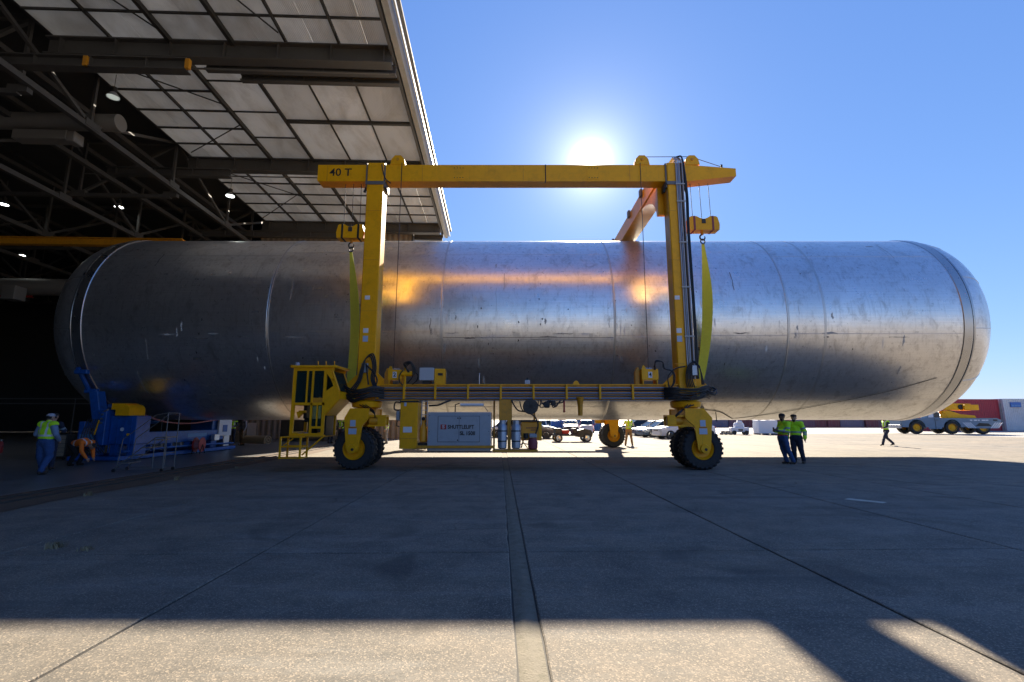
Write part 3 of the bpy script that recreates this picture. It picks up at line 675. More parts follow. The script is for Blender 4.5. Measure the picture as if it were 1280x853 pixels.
# odd stains and tape marks proud of the skin
rnd = random.Random(12)
for _ in range(26):
    x = rnd.uniform(-15.5, 16.5); a = R(rnd.uniform(-48, 52)); w = rnd.uniform(.05, .35); h = rnd.uniform(.004, .03)
    if rnd.random() < .35: w, h = .03, rnd.uniform(.05, .16)
    mb = MB(); n_ = 4
    vs = []
    for i in range(n_+1):
        aa = a + h*(i/n_-.5)*2; j = rnd.uniform(-.03, .03)
        for xx in (x-w/2+j, x+w/2+j*.6): vs.append((xx, -math.cos(aa)*(TR+.003), TZ+math.sin(aa)*(TR+.003)))
    mb.add(vs, [(2*i, 2*i+1, 2*i+3, 2*i+2) for i in range(n_)]).build('scuff', rnd.choice(['tank_weld', 'fascia', 'steel_grey', 'tank_weld']), tank)
# pale smears and dark smudges gathered along the weld lines
def smear(x, a0, hgt, w, matname, horiz=False):
    n_ = 7; vs = []; r_ = TR+.0028
    for i in range(n_+1):
        t = i/n_; e = math.sin(math.pi*min(max(t, .03), .97))**.5
        ww = w*e*rnd.uniform(.45, 1.1); j = rnd.uniform(-.25, .25)*w
        for s in (-1, 1):
            if horiz: xx = x+hgt*(t-.5); aa = R(a0)+(j+s*ww/2)/TR
            else: xx = x+j+s*ww/2; aa = R(a0)+hgt*(t-.5)/TR
            vs.append((xx, -math.cos(aa)*r_, TZ+math.sin(aa)*r_))
    MB().add(vs, [(2*i, 2*i+1, 2*i+3, 2*i+2) for i in range(n_)]).build('scuff', matname, tank, 60)
rnd = random.Random(31)
for xc, n_ in ((-9.5, 8), (-6.2, 6), (-2.7, 12), (-.95, 20), (1.4, 14), (4.05, 14), (7.4, 12), (10.8, 9), (12.3, 6), (-13.2, 9), (15, 5)):
    for _ in range(n_):
        a0 = rnd.choice([rnd.uniform(-45, 8), rnd.uniform(-22, -4), rnd.uniform(-40, 30)])
        k = rnd.random()
        if k < .55: smear(xc+rnd.gauss(0, .35), a0, rnd.uniform(.08, .5), rnd.uniform(.03, .10), rnd.choice(['tank_weld', 'chalk', 'chalk', 'fascia']))
        elif k < .8: smear(xc+rnd.gauss(0, .9), -13+rnd.uniform(-2, 2), rnd.uniform(.2, .9), rnd.uniform(.03, .09), rnd.choice(['chalk', 'fascia', 'steel_grey']), True)
        else: smear(xc+rnd.gauss(0, 1.2), a0, rnd.uniform(.04, .12), rnd.uniform(.03, .07), 'steel_dark')
# rope along the belly
def on_tank(x, adeg, off=0.02):
    a = R(adeg); return (x, TY - math.cos(a)*(TR+off), TZ + math.sin(a)*(TR+off))
rope = MB(); rope.path([on_tank(17.0, -37), on_tank(15.2, -47), on_tank(13.2, -57), on_tank(11.4, -68), on_tank(9.9, -80)], 0.009, 6, 8)
rope.path([on_tank(9.9, -80), on_tank(9.4, -72), on_tank(8.9, -66), on_tank(8.1, -63)], 0.014, 6, 8)
ro = rope.build('rope', 'rope'); tag(ro, 'thin dark rope tied along the lower right underside of the tank', 'rope')
kn = MB(); p = Vector(on_tank(8.1, -63)); rnd = random.Random(4)
for q in range(9):
    kn.path([p+Vector((rnd.uniform(-.08, .08), -.03, .05)), p+Vector((rnd.uniform(-.1, .1), -.06, -.12)), p+Vector((rnd.uniform(-.05, .2), -.05, -.35-rnd.uniform(0, .12)))], 0.018, 5, 4)
kn.build('rope_bundle', 'rope', ro)
MB().path([on_tank(8.75, -66), (8.75, TY-1.75, 1.62), (8.75, TY-1.74, 1.5)], 0.016, 6).build('rope_tail', 'rope', ro)

# ================================================================== GANTRY CRANE
GN, GF = 16.2, 28.6        # planes of the near and far side frames
LXL, LXR = -4.85, 5.80     # leg positions
gantry = empty('gantry_crane', (0.5, 22.4, 0), 0, 'yellow rubber-tyred gantry crane straddling the tank on four double wheels', 'gantry crane')
KEEP.add(gantry.name)
BZ0, BZ1 = 9.95, 10.58
def main_beam(yc):
    mb = MB(); y0, y1 = yc-.25, yc+.25
    mb.prism([(-6.94, BZ0+.03), (-6.90, BZ0), (6.3, BZ0), (8.0, BZ0+.20), (8.0, BZ1-.14), (6.3, BZ1), (-6.94, BZ1)], 'xz', y0, y1)
    return mb.build('main_beam', 'yellow', gantry)
beam_n = main_beam(GN); beam_f = main_beam(GF)
text('lettering', '40 T', 0.40, (-6.12, GN-.254, 10.28), 'print_black', beam_n, sx=1.05, bold=0.004)
for yc, nm in ((GN, 'near'), (GF, 'far')):
    sgn = -1 if yc == GN else 1
    for x0 in (LXL, LXR):
        y0, y1 = yc-.33, yc+.22
        lg = MB().box(x0-.29, x0+.29, min(yc+sgn*.33, yc-sgn*.22), max(yc+sgn*.33, yc-sgn*.22), 2.45, BZ1+.05, 0.025).build('leg', 'yellow', gantry)
        # collar round beam and leg head
        co = MB(); co.box(x0-.33, x0+.33, yc+sgn*.335, yc+sgn*.365, 9.78, 9.90); co.box(x0-.34, x0-.30, yc-.30, yc+.30, 9.70, 10.62); co.box(x0+.30, x0+.34, yc-.30, yc+.30, 9.70, 10.62)
        co.build('collar', 'steel_grey', lg)
        MB().box(x0-.42, x0+.42, yc-.40, yc+.40, 2.40, 2.47, .01).build('foot_plate', 'yellow_dark', lg)
        for sx in (-1, 1):
            MB().tube((x0+sx*.40, yc+sgn*.2, 9.55), (x0+sx*.34, yc+sgn*.2, 9.75), 0.045, n=8).build('bolt_head', 'black', lg)
        # knee plates between leg and side beam
        for sx in (-1, 1):
            MB().prism([(x0+sx*.29, 2.47), (x0+sx*.75, 2.72), (x0+sx*.29, 3.15)] if sx > 0 else [(x0-.29, 2.47), (x0-.29, 3.15), (x0-.75, 2.72)], 'xz', yc-.05, yc+.05).build('gusset', 'yellow', lg)
    sb = MB().box(LXL-.35, LXR+.35, yc-.22, yc+.2, 2.22, 2.70, 0.01).build('side_beam', 'yellow_dark', gantry)
    MB().box(LXL-.2, LXR+.2, yc-.27, yc+.25, 2.70, 2.735).build('top_flange', 'yellow', sb)
    if yc == GN:
        for k, z in enumerate((2.27, 2.355, 2.44, 2.525, 2.61)):
            MB().tube((LXL+.35, yc-.275-.03*(k % 2), z), (LXR-.1, yc-.275-.03*(k % 2), z), 0.026, n=8).build('pipe', ('pipe_blue', 'steel_grey', 'pipe_blue', 'cable', 'pipe_blue')[k], sb)
        for x in (-4.42, -3.56, -2.53, -1.45, -.37, .71, 1.80, 2.90, 3.98, 5.10):
            MB().box(x-.035, x+.035, yc-.36, yc-.22, 2.235, 2.72, .008).build('pipe_clamp', 'yellow', sb)
        MB().box(LXL+.35, LXR-.1, yc-.36, yc-.23, 2.19, 2.215).build('pipe_tray', 'steel_grey', sb)
# splice plates, bolts and warning decals
for bm_, yc in ((beam_n, GN), (beam_f, GF)):
    for x in (-1.9, 2.9):
        pl = MB().box(x-.22, x+.22, yc-.262, yc-.251, BZ0+.06, BZ1-.06).build('splice_plate', 'yellow', bm_)
        for dx in (-.15, -.05, .05, .15):
            for z in (BZ0+.13, BZ1-.13): MB().tube((x+dx, yc-.262, z), (x+dx, yc-.275, z), .016, n=6).build('bolt', 'steel_dark', pl)
    for x in (-6.6, -3.2, .4, 4.2): MB().box(x-.008, x+.008, yc-.256, yc-.251, BZ0+.02, BZ1-.02).build('weld_bead', 'yellow_dark', bm_)
for x0, yc in ((LXL, GN), (LXR-.12, GN)):
    for z, h, m_ in ((4.15, .20, 'decal_blue'), (4.45, .16, 'print_white'), (5.6, .14, 'print_white')):
        MB().box(x0-.15, x0+.02, yc-.338, yc-.331, z, z+h).build('warning_decal', m_, gantry)
    for z in (3.4, 5.2, 7.0, 8.8): MB().box(x0-.27, x0+(.27 if x0 < 0 else .08), yc-.335, yc-.3305, z, z+.014).build('weld_bead', 'yellow_dark', gantry)
# cross beam with curved knees (right end only)
cb = MB(); cb.box(5.25, 5.95, GN+.25, GF-.25, 10.06, 10.70, 0.02); cbo = cb.build('cross_beam', 'yellow', gantry)
for yc, sg in ((GN, 1), (GF, -1)):
    kn = [(yc+sg*.22, 10.05), (yc+sg*.22, 8.9)]
    for k in range(9):
        t = k/8*math.pi/2; kn.append((yc+sg*(.40+2.3*(1-math.cos(t))), 8.9+1.15*math.sin(t)))
    MB().prism(kn, 'yz', 5.3, 5.9).build('knee', 'yellow', cbo)
for y in (18.2, 20.2, 23.6, 26): MB().box(5.15, 5.25, y-.12, y+.12, 10.45, 10.75, .01).build('cable_clip', 'steel_grey', cbo)
# sheaves and ropes along the top
def sheave(x, yc, w=0.30):
    mb = MB(); mb.prism([(x-w*.9, BZ1), (x+w*.9, BZ1), (x+w*.75, BZ1+.22), (x+w*.35, BZ1+.36), (x-w*.35, BZ1+.36), (x-w*.75, BZ1+.22)], 'xz', yc-.27, yc-.20)
    mb.prism([(x-w*.9, BZ1), (x+w*.9, BZ1), (x+w*.75, BZ1+.22), (x+w*.35, BZ1+.36), (x-w*.35, BZ1+.36), (x-w*.75, BZ1+.22)], 'xz', yc-.08, yc-.02)
    o = mb.build('sheave_bracket', 'yellow', gantry)
    MB().lathe([(yc-.19, .20), (yc-.17, .15), (yc-.11, .15), (yc-.09, .20)], 'y', (x, 0, BZ1+.2), 20).build('sheave', 'steel_dark', o)
    MB().tube((x, yc-.30, BZ1+.2), (x, yc, BZ1+.2), .05, n=10).build('axle', 'yellow_dark', o)
for x in (-4.09, 4.66, 6.45): sheave(x, GN)
for yc in (GN,):
    MB().path([(4.66, yc-.14, BZ1+.37), (6.45, yc-.14, BZ1+.38), (7.55, yc-.14, BZ1-.02)], .012, 5).build('hoist_rope', 'cable', gantry)
    MB().path([(-3.93, yc-.30, BZ1+.05), (-3.93, yc-.36, 3.25)], .013, 5).build('hoist_rope', 'cable', gantry)
    MB().path([(4.58, yc-.30, BZ1+.05), (4.52, yc-.36, 3.25)], .013, 5).build('hoist_rope', 'cable', gantry)
    MB().tube((7.55, yc-.14, BZ1-.10), (7.55, yc-.14, BZ1+.06), .04, n=8).build('rope_anchor', 'steel_dark', gantry)
MB().path([(1.2, GN-.262, BZ1), (1.2, GN-.262, BZ0), (1.17, GN-.262, BZ0-.07)], .018, 5).build('cable_loop', 'hose', gantry)
# sockets and hoses at leg heads
MB().path([(LXL+.22, GN-.36, BZ1-.05), (LXL+.34, GN-.34, BZ0+.1), (LXL+.52, GN-.2, BZ0-.05)], .02, 6, 4).build('hose', 'hose', gantry)

# ---- double wheels on swivelling forks
def tyre_mesh():
    mb = MB(); mb.lathe([(-.19, .34), (-.235, .38), (-.25, .50), (-.235, .59), (-.18, .635), (0, .645), (.18, .635), (.235, .59), (.25, .50), (.235, .38), (.19, .34)], 'y', n=48, close=False)
    nl = 26
    for k in range(nl):
        for s in (-1, 1):
            a = 2*math.pi*(k + (.25 if s > 0 else -.25))/nl
            mb.M = Matrix.Rotation(a, 4, 'Y')
            mb.add([(-.045, s*.245, .56), (.045, s*.245, .56), (.045+.03, s*.015, .63), (-.045+.03, s*.015, .63),
                    (-.035, s*.262, .60), (.035, s*.262, .60), (.035, s*.225, .655), (-.035, s*.225, .655), (.03+.03, s*.015, .672), (-.03+.03, s*.015, .672)],
                   [(0, 1, 5, 4), (4, 5, 6, 7), (7, 6, 8, 9), (1, 2, 8, 6), (1, 6, 5), (3, 0, 7, 9), (0, 4, 7), (2, 3, 9, 8)])
    mb.M = Matrix.Identity(4)
    return mb.mesh('tyre', 'rubber', 30)
TYRE = tyre_mesh()
RIM = MB().lathe([(-.20, .355), (-.225, .345), (-.20, .31), (-.12, .28), (-.11, .16), (-.17, .13), (-.18, .05), (-.18, .001)], 'y', n=40, close=False).mesh('rim', 'yellow')
def wheel_unit(xc, yc, sg, lean, visible=True):
    """sg: which side (in y) the fork arm shows; lean: fork trail along x"""
    hub_x = xc + lean
    tt = MB().lathe([(1.93, .34), (1.98, .47), (2.14, .50), (2.19, .44), (2.2, .36)], 'z', (xc, yc, 0), 36).build('turntable', 'yellow', gantry)
    MB().tube((xc, yc, 1.78), (xc, yc, 1.94), .30, .34, 24).build('swivel_neck', 'yellow_dark', tt)
    fk = MB()
    d = 1 if lean > 0 else -1
    def arm(y0, y1):
        fk.prism([(xc-.30, 1.93), (xc+.30, 1.93), (xc+.30 if d < 0 else hub_x+.30, 1.62), (hub_x+.27, 1.36), (hub_x+.20, .66), (hub_x+.12, .56), (hub_x-.12, .56), (hub_x-.20, .66), (hub_x-.27, 1.36), (xc-.30 if d > 0 else hub_x-.30, 1.62)], 'xz', y0, y1)
    arm(yc-.79, yc-.71); arm(yc+.71, yc+.79)
    fk.box(xc-.28, xc+.28, yc-.71, yc+.71, 1.60, 1.90, .01)
    fo = fk.build('fork', 'yellow', gantry)
    for yy, s2 in ((yc-.79, -1), (yc+.79, 1)):
        MB().tube((hub_x, yy, .67), (hub_x, yy+s2*.05, .67), .15, .13, 20).build('hub_boss', 'yellow', fo)
        MB().tube((hub_x+.02, yy+s2*.04, .65), (hub_x+.02, yy+s2*.062, .65), .045, n=10).build('hub_hole', 'black', fo)
    yd = yc+sg*.795
    if visible:
        MB().box(hub_x-.10, hub_x+.07, min(yd, yd+sg*.006), max(yd, yd+sg*.006), 1.36, 1.56).build('decal', 'decal_blue', fo)
        MB().box(hub_x-.14, hub_x+.11, min(yd, yd+sg*.006), max(yd, yd+sg*.006), 1.12, 1.30).build('decal', 'decal_blue', fo)
        MB().box(hub_x-.14, hub_x+.11, min(yd, yd+sg*.006), max(yd, yd+sg*.006), 1.315, 1.335).build('decal', 'band_red', fo)
    # drive motor cage on the trailing side
    mx_ = xc - d*.55
    ml = MB(); ml.box(mx_-.30, mx_+.28, yc+sg*.30, yc+sg*.70, 1.66, 1.72); ml.box(mx_-.30, mx_+.28, yc+sg*.30, yc+sg*.70, 1.36, 1.41)
    ml.box(mx_-.30, mx_+.28, yc+sg*.30, yc+sg*.36, 1.41, 1.66)
    ml.build('motor_cage', 'yellow', fo)
    MB().lathe([(-.28, .10), (-.26, .14), (.10, .15), (.22, .10)], 'x', (mx_, yc+sg*.55, 1.535), 16).build('drive_motor', 'yellow_dark', fo)
    MB().box(mx_-d*.15-.14, mx_-d*.15+.14, yc+sg*.66, yc+sg*.70, 1.41, 1.66, .01).build('cage_plate', 'yellow', fo)
    for k in range(3): MB().path([(mx_-.1, yc+sg*.6, 1.58), (mx_+d*.1, yc+sg*.75, 1.78+.03*k), (xc+.1*k-.1, yc+sg*.5, 2.05)], .016, 6, 5).build('hose', 'hose', fo)
    for yy in (yc-.42, yc+.42):
        w = empty('wheel'); w.parent = gantry; w.matrix_parent_inverse = Matrix.Translation(-gantry.location); w.location = (hub_x, yy, .665)
        w.rotation_euler.y = random.uniform(0, 1)
        link('tyre', TYRE, w)
        r = link('rim', RIM, w)
        if yy > yc: r.rotation_euler.z = math.pi
    MB().tube((hub_x, yc-.72, .67), (hub_x, yc+.72, .67), .09, n=14).build('axle', 'yellow_dark', fo)
wheel_unit(LXL, GN, -1, -.17); wheel_unit(LXR, GN, -1, .25)
wheel_unit(LXL, GF, -1, -.17, False); wheel_unit(LXR-.15, GF, -1, .17, False)

# ---- hook blocks and slings
def hook_block(x, z, yc, w, h, bandmat):
    mb = MB(); pts = []
    pts = [(x-w/2, z-h/2), (x-w/2-.02, z-h*.1), (x-w*.46, z+h*.42), (x-w*.40, z+h/2), (x-w*.22, z+h/2)]
    for k in range(1, 6): t = k/6; pts.append((x-w*.22+w*.44*t, z+h/2-h*.20*math.sin(math.pi*t)))
    pts += [(x+w*.22, z+h/2), (x+w*.40, z+h/2), (x+w*.46, z+h*.42), (x+w/2+.02, z-h*.1), (x+w/2, z-h/2)]
    mb.prism(pts, 'xz', yc-.20, yc+.20); o = mb.build('hook_block', 'yellow', gantry, 25)
    for sx in (-1, 1): MB().box(x+sx*w*.30-.035, x+sx*w*.30+.035, yc-.212, yc+.212, z-h/2-.008, z+h/2+.008, .004).build('band', bandmat, o)
    MB().box(x-.07, x+.07, yc-.225, yc+.225, z-.02, z+h*.28, .01).build('swivel_pin', 'steel_dark', o)
    MB().tube((x, yc, z-h/2), (x, yc, z-h/2-.12), .045, n=10).build('hook_shank', 'yellow_dark', o)
    hk = []
    for k in range(15):
        t = k/14*math.pi*1.6 + math.pi*.55; hk.append((x+.09*math.cos(t), yc, z-h/2-.21+.10*math.sin(t)))
    MB().path(hk, [.03]*12+[.025, .018, .01], 8).build('hook', 'steel_dark', o)
    hk = [(x+.075*math.cos(k/12*2*math.pi), yc+.03*math.sin(k/12*2*math.pi), z-h/2-.36+.10*math.sin(k/12*2*math.pi)) for k in range(13)]
    MB().path(hk, .02, 6).build('shackle', 'steel_dark', o)
    for k in (-1, 0, 1):
        MB().tube((x+k*w*.30, yc-.05, z+h/2-.05), (x+k*w*.30-.02, yc-.05, BZ0+.02), .011, n=5).build('hoist_rope', 'cable', o)
    return z-h/2-.46
for yc in (GN, GF):
    zl = hook_block(-5.68, 8.11, yc, .94, .50, 'black'); zr = hook_block(6.75, 8.41, yc, 1.08, .50, 'band_red')
def sling(xt, zt, belly, label):
    """a flat lifting sling from near hook, under the tank, up to the far hook"""
    cy, cz, r = TY, TZ, TR+.02
    def tang(y0, z0, sg):
        d = math.hypot(y0-cy, z0-cz); base = math.atan2(z0-cz, y0-cy); a = base + sg*math.acos(r/d)
        return cy+r*math.cos(a), cz+r*math.sin(a), a
    y1, z1, a1 = tang(GN, zt, 1); y2, z2, a2 = tang(GF, zt, -1)
    pts = []
    for k in range(15):
        t = k/14; w = .10 + .30*math.sin(min(1, t*2.2)*math.pi/2)**1.3
        x = xt + belly[0]*math.sin(math.pi*min(1, t*.95)) + belly[1]*t
        pts.append((x, GN+(y1-GN)*t, zt+(z1-zt)*t, w*(1-.15*t), (.28 if belly[0] > 0 else -.08)*math.sin(t*math.pi)))
    while a1 > a2: a2 += 2*math.pi
    for k in range(1, 25):
        a = a1+(a2-a1)*k/24; pts.append((xt+belly[1], cy+r*math.cos(a), cz+r*math.sin(a), .40, 0))
    for k in range(1, 11):
        t = k/10; pts.append((xt+belly[1]*(1-t), y2+(GF-y2)*t, z2+(zt-z2)*t, .40-.30*t*t, 0))
    vs = []; P = [Vector(p[:3]) for p in pts]
    for i, p in enumerate(pts):
        d = (P[min(i+1, len(P)-1)]-P[max(i-1, 0)]).normalized(); side = Vector((1, 0, 0)); side = (side-d*side.dot(d)).normalized()
        side = Quaternion(d, p[4]) @ side; nn = side.cross(d)
        for s, q in ((-1, -1), (1, -1), (1, 1), (-1, 1)): vs.append(P[i]+side*s*p[3]/2+nn*q*.009)
    fs = [(i*4+k, i*4+(k+1) % 4, i*4+4+(k+1) % 4, i*4+4+k) for i in range(len(P)-1) for k in range(4)]
    o = MB().add(vs, fs).build('lifting_sling', 'sling', None, 60)
    tag(o, label, 'sling', 'yellow slings under the tank')
sling(-5.68, zl, (.15, -.75), 'flat yellow lifting sling hanging beside the cab, from the hook with black bands')
sling(6.75, zr, (.22, .75), 'flat yellow lifting sling beside the cable-laden leg, bulging outwards from its hook')

# ---- operator's cab
cab = empty('cab'); cab.parent = gantry; cab.matrix_parent_inverse = Matrix.Translation(-gantry.location); 
CY0, CY1 = 15.12, 16.22
def cpart(name, mb, m): return mb.build(name, m, cab)
mb = MB()
for y in (CY0, CY1-.07):
    mb.box(-6.90, -6.80, y, y+.07, 1.08, 3.18); mb.box(-6.47, -6.42, y, y+.07, 2.10, 3.10); mb.box(-6.30, -6.24, y, y+.07, 1.16, 3.10); mb.box(-5.93, -5.85, y, y+.07, 1.16, 3.10)
    mb.box(-6.80, -5.62, y, y+.07, 3.10, 3.18); mb.box(-6.80, -5.86, y, y+.07, 2.02, 2.10); mb.box(-6.80, -5.85, y, y+.07, 1.08, 1.16); mb.box(-6.24, -5.93, y, y+.07, 1.30, 1.37)
    mb.prism([(-5.85, 3.10), (-5.74, 3.10), (-5.44, 2.48), (-5.40, 2.22), (-5.85, 1.72)], 'xz', y, y+.06) if y > 15.6 else mb.prism([(-5.85, 2.45), (-5.62, 2.62), (-5.70, 2.82), (-5.62, 2.84), (-5.44, 2.48), (-5.40, 2.22), (-5.85, 1.72)], 'xz', y, y+.06)
    if y < 15.6: mb.prism([(-5.85, 3.10), (-5.72, 3.10), (-5.60, 2.80), (-5.66, 2.78), (-5.85, 3.02)], 'xz', y, y+.06)
for x in (-6.90,): mb.box(x, x+.07, CY0+.07, CY1-.07, 1.08, 1.20); mb.box(x, x+.07, CY0+.07, CY1-.07, 3.08, 3.18); mb.box(x, x+.07, CY0+.07, CY1-.07, 2.02, 2.10)
mb.prism([(-5.42, 2.45), (-5.39, 2.22), (-5.84, 1.70), (-5.88, 1.74), (-5.45, 2.24), (-5.47, 2.45)], 'xz', CY0+.06, CY1-.06)
cpart('frame', mb, 'yellow')
cpart('roof', MB().box(-6.99, -5.52, CY0-.06, CY1+.06, 3.185, 3.27, .02), 'yellow')
cpart('floor_plate', MB().box(-6.90, -5.84, CY0, CY1, 1.04, 1.075), 'yellow_dark')
for nm, x0, x1, z0, z1 in (('pane', -6.80, -6.47, 2.10, 3.10), ('pane', -6.42, -6.30, 2.10, 3.10), ('pane', -6.24, -5.93, 2.26, 3.10), ('door_pane', -6.24, -6.10, 1.37, 2.02), ('door_pane', -6.06, -5.93, 1.37, 2.02)):
    for y in (CY0+.03, CY1-.04): cpart(nm, MB().box(x0+.004, x1-.004, y, y+.012, z0+.004, z1-.004), 'cab_glass')
cpart('door_bar', MB().box(-6.10, -6.06, CY0, CY0+.05, 1.37, 2.02), 'yellow'); cpart('lower_panel', MB().box(-6.24, -5.93, CY0+.02, CY0+.05, 2.10, 2.25), 'yellow_dark')
cpart('pane', MB().box(-6.87, -6.858, CY0+.08, CY1-.08, 2.11, 3.07), 'cab_glass')
ws = MB(); ws.prism([(-5.70, 3.10), (-5.685, 3.10), (-5.435, 2.47), (-5.45, 2.47)], 'xz', CY0+.07, CY1-.07); cpart('windscreen', ws, 'cab_glass')
cpart('windscreen_post', MB().path([(-5.69, CY0+.03, 3.12), (-5.43, CY0+.03, 2.46)], .035, 6), 'yellow'); cpart('windscreen_post', MB().path([(-5.69, CY1-.03, 3.12), (-5.43, CY1-.03, 2.46)], .035, 6), 'yellow')
seat = cpart('seat', MB().box(-6.62, -6.20, 15.45, 15.92, 1.50, 1.60, .03).box(-6.66, -6.56, 15.47, 15.90, 1.60, 2.20, .03).box(-6.5, -6.3, 15.55, 15.8, 1.075, 1.5), 'black')
cpart('console', MB().prism([(-6.0, 1.075), (-5.86, 1.075), (-5.86, 1.9), (-5.62, 2.05), (-5.75, 2.25), (-6.05, 1.95)], 'xz', 15.35, 16.0), 'black')
cpart('arm_rest', MB().box(-6.72, -6.50, 15.25, 15.40, 1.78, 1.86, .02).prism([(-6.78, 1.82), (-6.55, 1.82), (-6.72, 1.62)], 'xz', 15.25, 15.38), 'yellow')
cpart('rear_panel', MB().box(-6.25, -5.9, 16.0, 16.06, 1.1, 2.0), 'black')
cpart('work_gloves', MB().ball((-6.62, 15.25, 1.13), (.12, .07, .04)).ball((-6.42, 15.25, 1.13), (.11, .06, .05)).ball((-6.75, 15.3, 1.12), (.06, .05, .03)), 'blue_light')
for x in (-6.28, -6.02, -5.75): cpart('roof_stub', MB().tube((x, 15.5, 3.27), (x-.02, 15.5, 3.45), .018, n=6), 'yellow')
cpart('beacon', MB().lathe([(3.27, .07), (3.33, .075), (3.38, .05)], 'z', (-6.85, 15.25, 0), 12), 'hat_grey'); cpart('floodlight', MB().ball((-7.0, 15.2, 3.25), (.07, .06, .06)), 'black')
st = MB()
for y in (14.95, 15.45):
    for x in (-7.06, -6.45): st.box(x-.025, x+.025, y-.025, y+.025, .40, 1.06)
    st.box(-7.035, -6.475, y-.02, y+.02, .75, .785)
for z in (.40, .73, 1.03): st.box(-7.08, -6.40, 14.98, 15.42, z, z+.03)
st.path([(-6.45, 15.1, .50), (-5.80, 15.15, 1.10)], .025, 6); st.path([(-6.98, 14.98, .8), (-6.7, 14.98, 1.0)], .018, 6)
cpart('steps', st, 'yellow')
cpart('mounting_arm', MB().box(-5.60, LXL-.2, 15.75, 16.05, 2.28, 2.55, .01), 'yellow_dark')

# ---- boxes on the side beam
def wbox(x0, x1, z0, z1, y0, y1, num):
    o = MB().box(x0+.0, x1, y0, y1, z0+.13, z1-.06, .012).build('winch_box', 'yellow', gantry)
    MB().box(x0+.03, x0+.07, y0+.02, y1-.02, z0, z0+.13).box(x1-.07, x1-.03, y0+.02, y1-.02, z0, z0+.13).build('box_feet', 'yellow', o)
    MB().tube(((x0+x1)/2-.12, (y0+y1)/2, z1-.08), ((x0+x1)/2+.12, (y0+y1)/2, z1-.08), .085, n=14).build('drum', 'pipe_blue', o)
    MB().prism([(x0-.16, z0), (x0-.02, z0), (x0-.02, z1), (x0-.08, z1+.02), (x0-.16, z1-.15)], 'xz', y0+.2, y1-.05).build('side_plate', 'yellow_dark', o)
    MB().prism([(x0+.02, z1-.06), (x0+.16, z1-.06), (x0+.10, z1+.06), (x0+.05, z1+.06)], 'xz', y0+.02, y0+.06).build('lug', 'yellow', o)
    MB().box((x0+x1)/2-.065, (x0+x1)/2+.065, y0-.008, y0-.001, z0+.20, z0+.40).build('number_plate', 'print_white', o)
    text('lettering', num, .19, ((x0+x1)/2, y0-.011, z0+.30), 'print_black', o, bold=.004)
wbox(-4.12, -3.66, 2.74, 3.27, 15.88, 16.35, '2'); wbox(4.30, 4.86, 2.74, 3.30, 15.88, 16.35, '4')
def hose_loop(pts, r=.022, parent=gantry): return MB().path(pts, r, 7, 7).build('hose', 'hose', parent)
tp = MB().tube((-3.55, 15.93, 2.25), (-3.55, 15.93, 3.28), .04, n=10).tube((-3.68, 15.93, 3.08), (-3.28, 15.93, 3.08), .09, n=12).build('hose_stand', 'yellow', gantry)
for k in range(4):
    a = .22+.05*k
    hose_loop([(-3.45+.02*k, 15.86, 3.12), (-3.5-.03*k, 15.82, 3.30+.03*k), (-3.36, 15.8, 3.40+.02*k), (-3.28+.03*k, 15.82, 3.2), (-3.30, 15.84, 2.95), (-3.45, 15.86, 2.76)], .017, tp)
hose_loop([(-3.62, 15.86, 3.18), (-3.72, 15.82, 3.0), (-3.70, 15.84, 2.80), (-3.6, 15.86, 2.7)], .02, tp); hose_loop([(-3.30, 15.86, 3.15), (-3.12, 15.82, 3.05), (-3.14, 15.84, 2.85), (-3.3, 15.86, 2.72)], .02, tp)
o = MB().box(-3.06, -2.59, 15.80, 16.2, 2.85, 3.27, .012).build('control_box', 'box_grey_light', gantry); MB().box(-2.95, -2.7, 15.9, 16.15, 2.735, 2.85).build('box_stand', 'steel_dark', o)
o = MB().box(-2.58, -2.24, 15.92, 16.3, 2.735, 3.25, .012).build('junction_box', 'yellow', gantry); MB().box(-2.46, -2.30, 15.9, 15.918, 3.02, 3.10).build('slot', 'black', o)
MB().tube((-1.09, 15.95, 2.735), (-1.09, 15.95, 3.05), .018, n=8).ball((-1.09, 15.95, 3.07), .03, 8, 6).build('grease_post', 'aluminium', gantry)
o = MB().box(.42, .60, 15.9, 16.05, 2.735, 2.87, .01).build('sensor_box', 'box_grey_light', gantry); MB().tube((.51, 15.95, 2.87), (.51, 15.95, 2.95), .025, n=8).build('sensor_cap', 'black', o)
MB().prism([(2.02, 2.735), (2.24, 2.735), (2.20, 2.82), (2.13, 2.86), (2.06, 2.82)], 'xz', 15.95, 15.99).build('lifting_lug', 'yellow', gantry)
MB().lathe([(1.70, .075), (2.05, .085), (2.28, .13), (2.30, .10)], 'z', (2.24, 15.9, 0), 14).build('strap_sleeve', 'yellow_dark', gantry)

# ---- equipment slung under the side beam
o = MB().box(-3.58, -3.02, 15.55, 16.15, .66, 2.20, .012).build('cabinet', 'yellow', gantry)
MB().box(-3.47, -3.19, 15.54, 15.549, 1.17, 1.35).build('decal', 'print_white', o); MB().box(-3.59, -3.01, 15.535, 15.549, .97, .99).build('door_edge', 'yellow_dark', o)
MB().box(-3.46, -3.39, 15.535, 15.549, 2.0, 2.13).build('decal', 'decal_blue', o); MB().box(-3.60, -3.0, 15.53, 16.17, 2.12, 2.18).build('cabinet_lip', 'black', o)
o = MB().box(-3.74, -3.62, 15.65, 15.85, 1.55, 1.85, .02).build('filter_box', 'box_grey', gantry); hose_loop([(-3.6, 15.7, 2.12), (-3.78, 15.68, 2.12), (-3.80, 15.68, 1.9), (-3.6, 15.7, 1.88)], .025); hose_loop([(-3.68, 15.7, 1.55), (-3.72, 15.68, 1.4), (-3.6, 15.7, 1.35)], .015)
ld = MB()
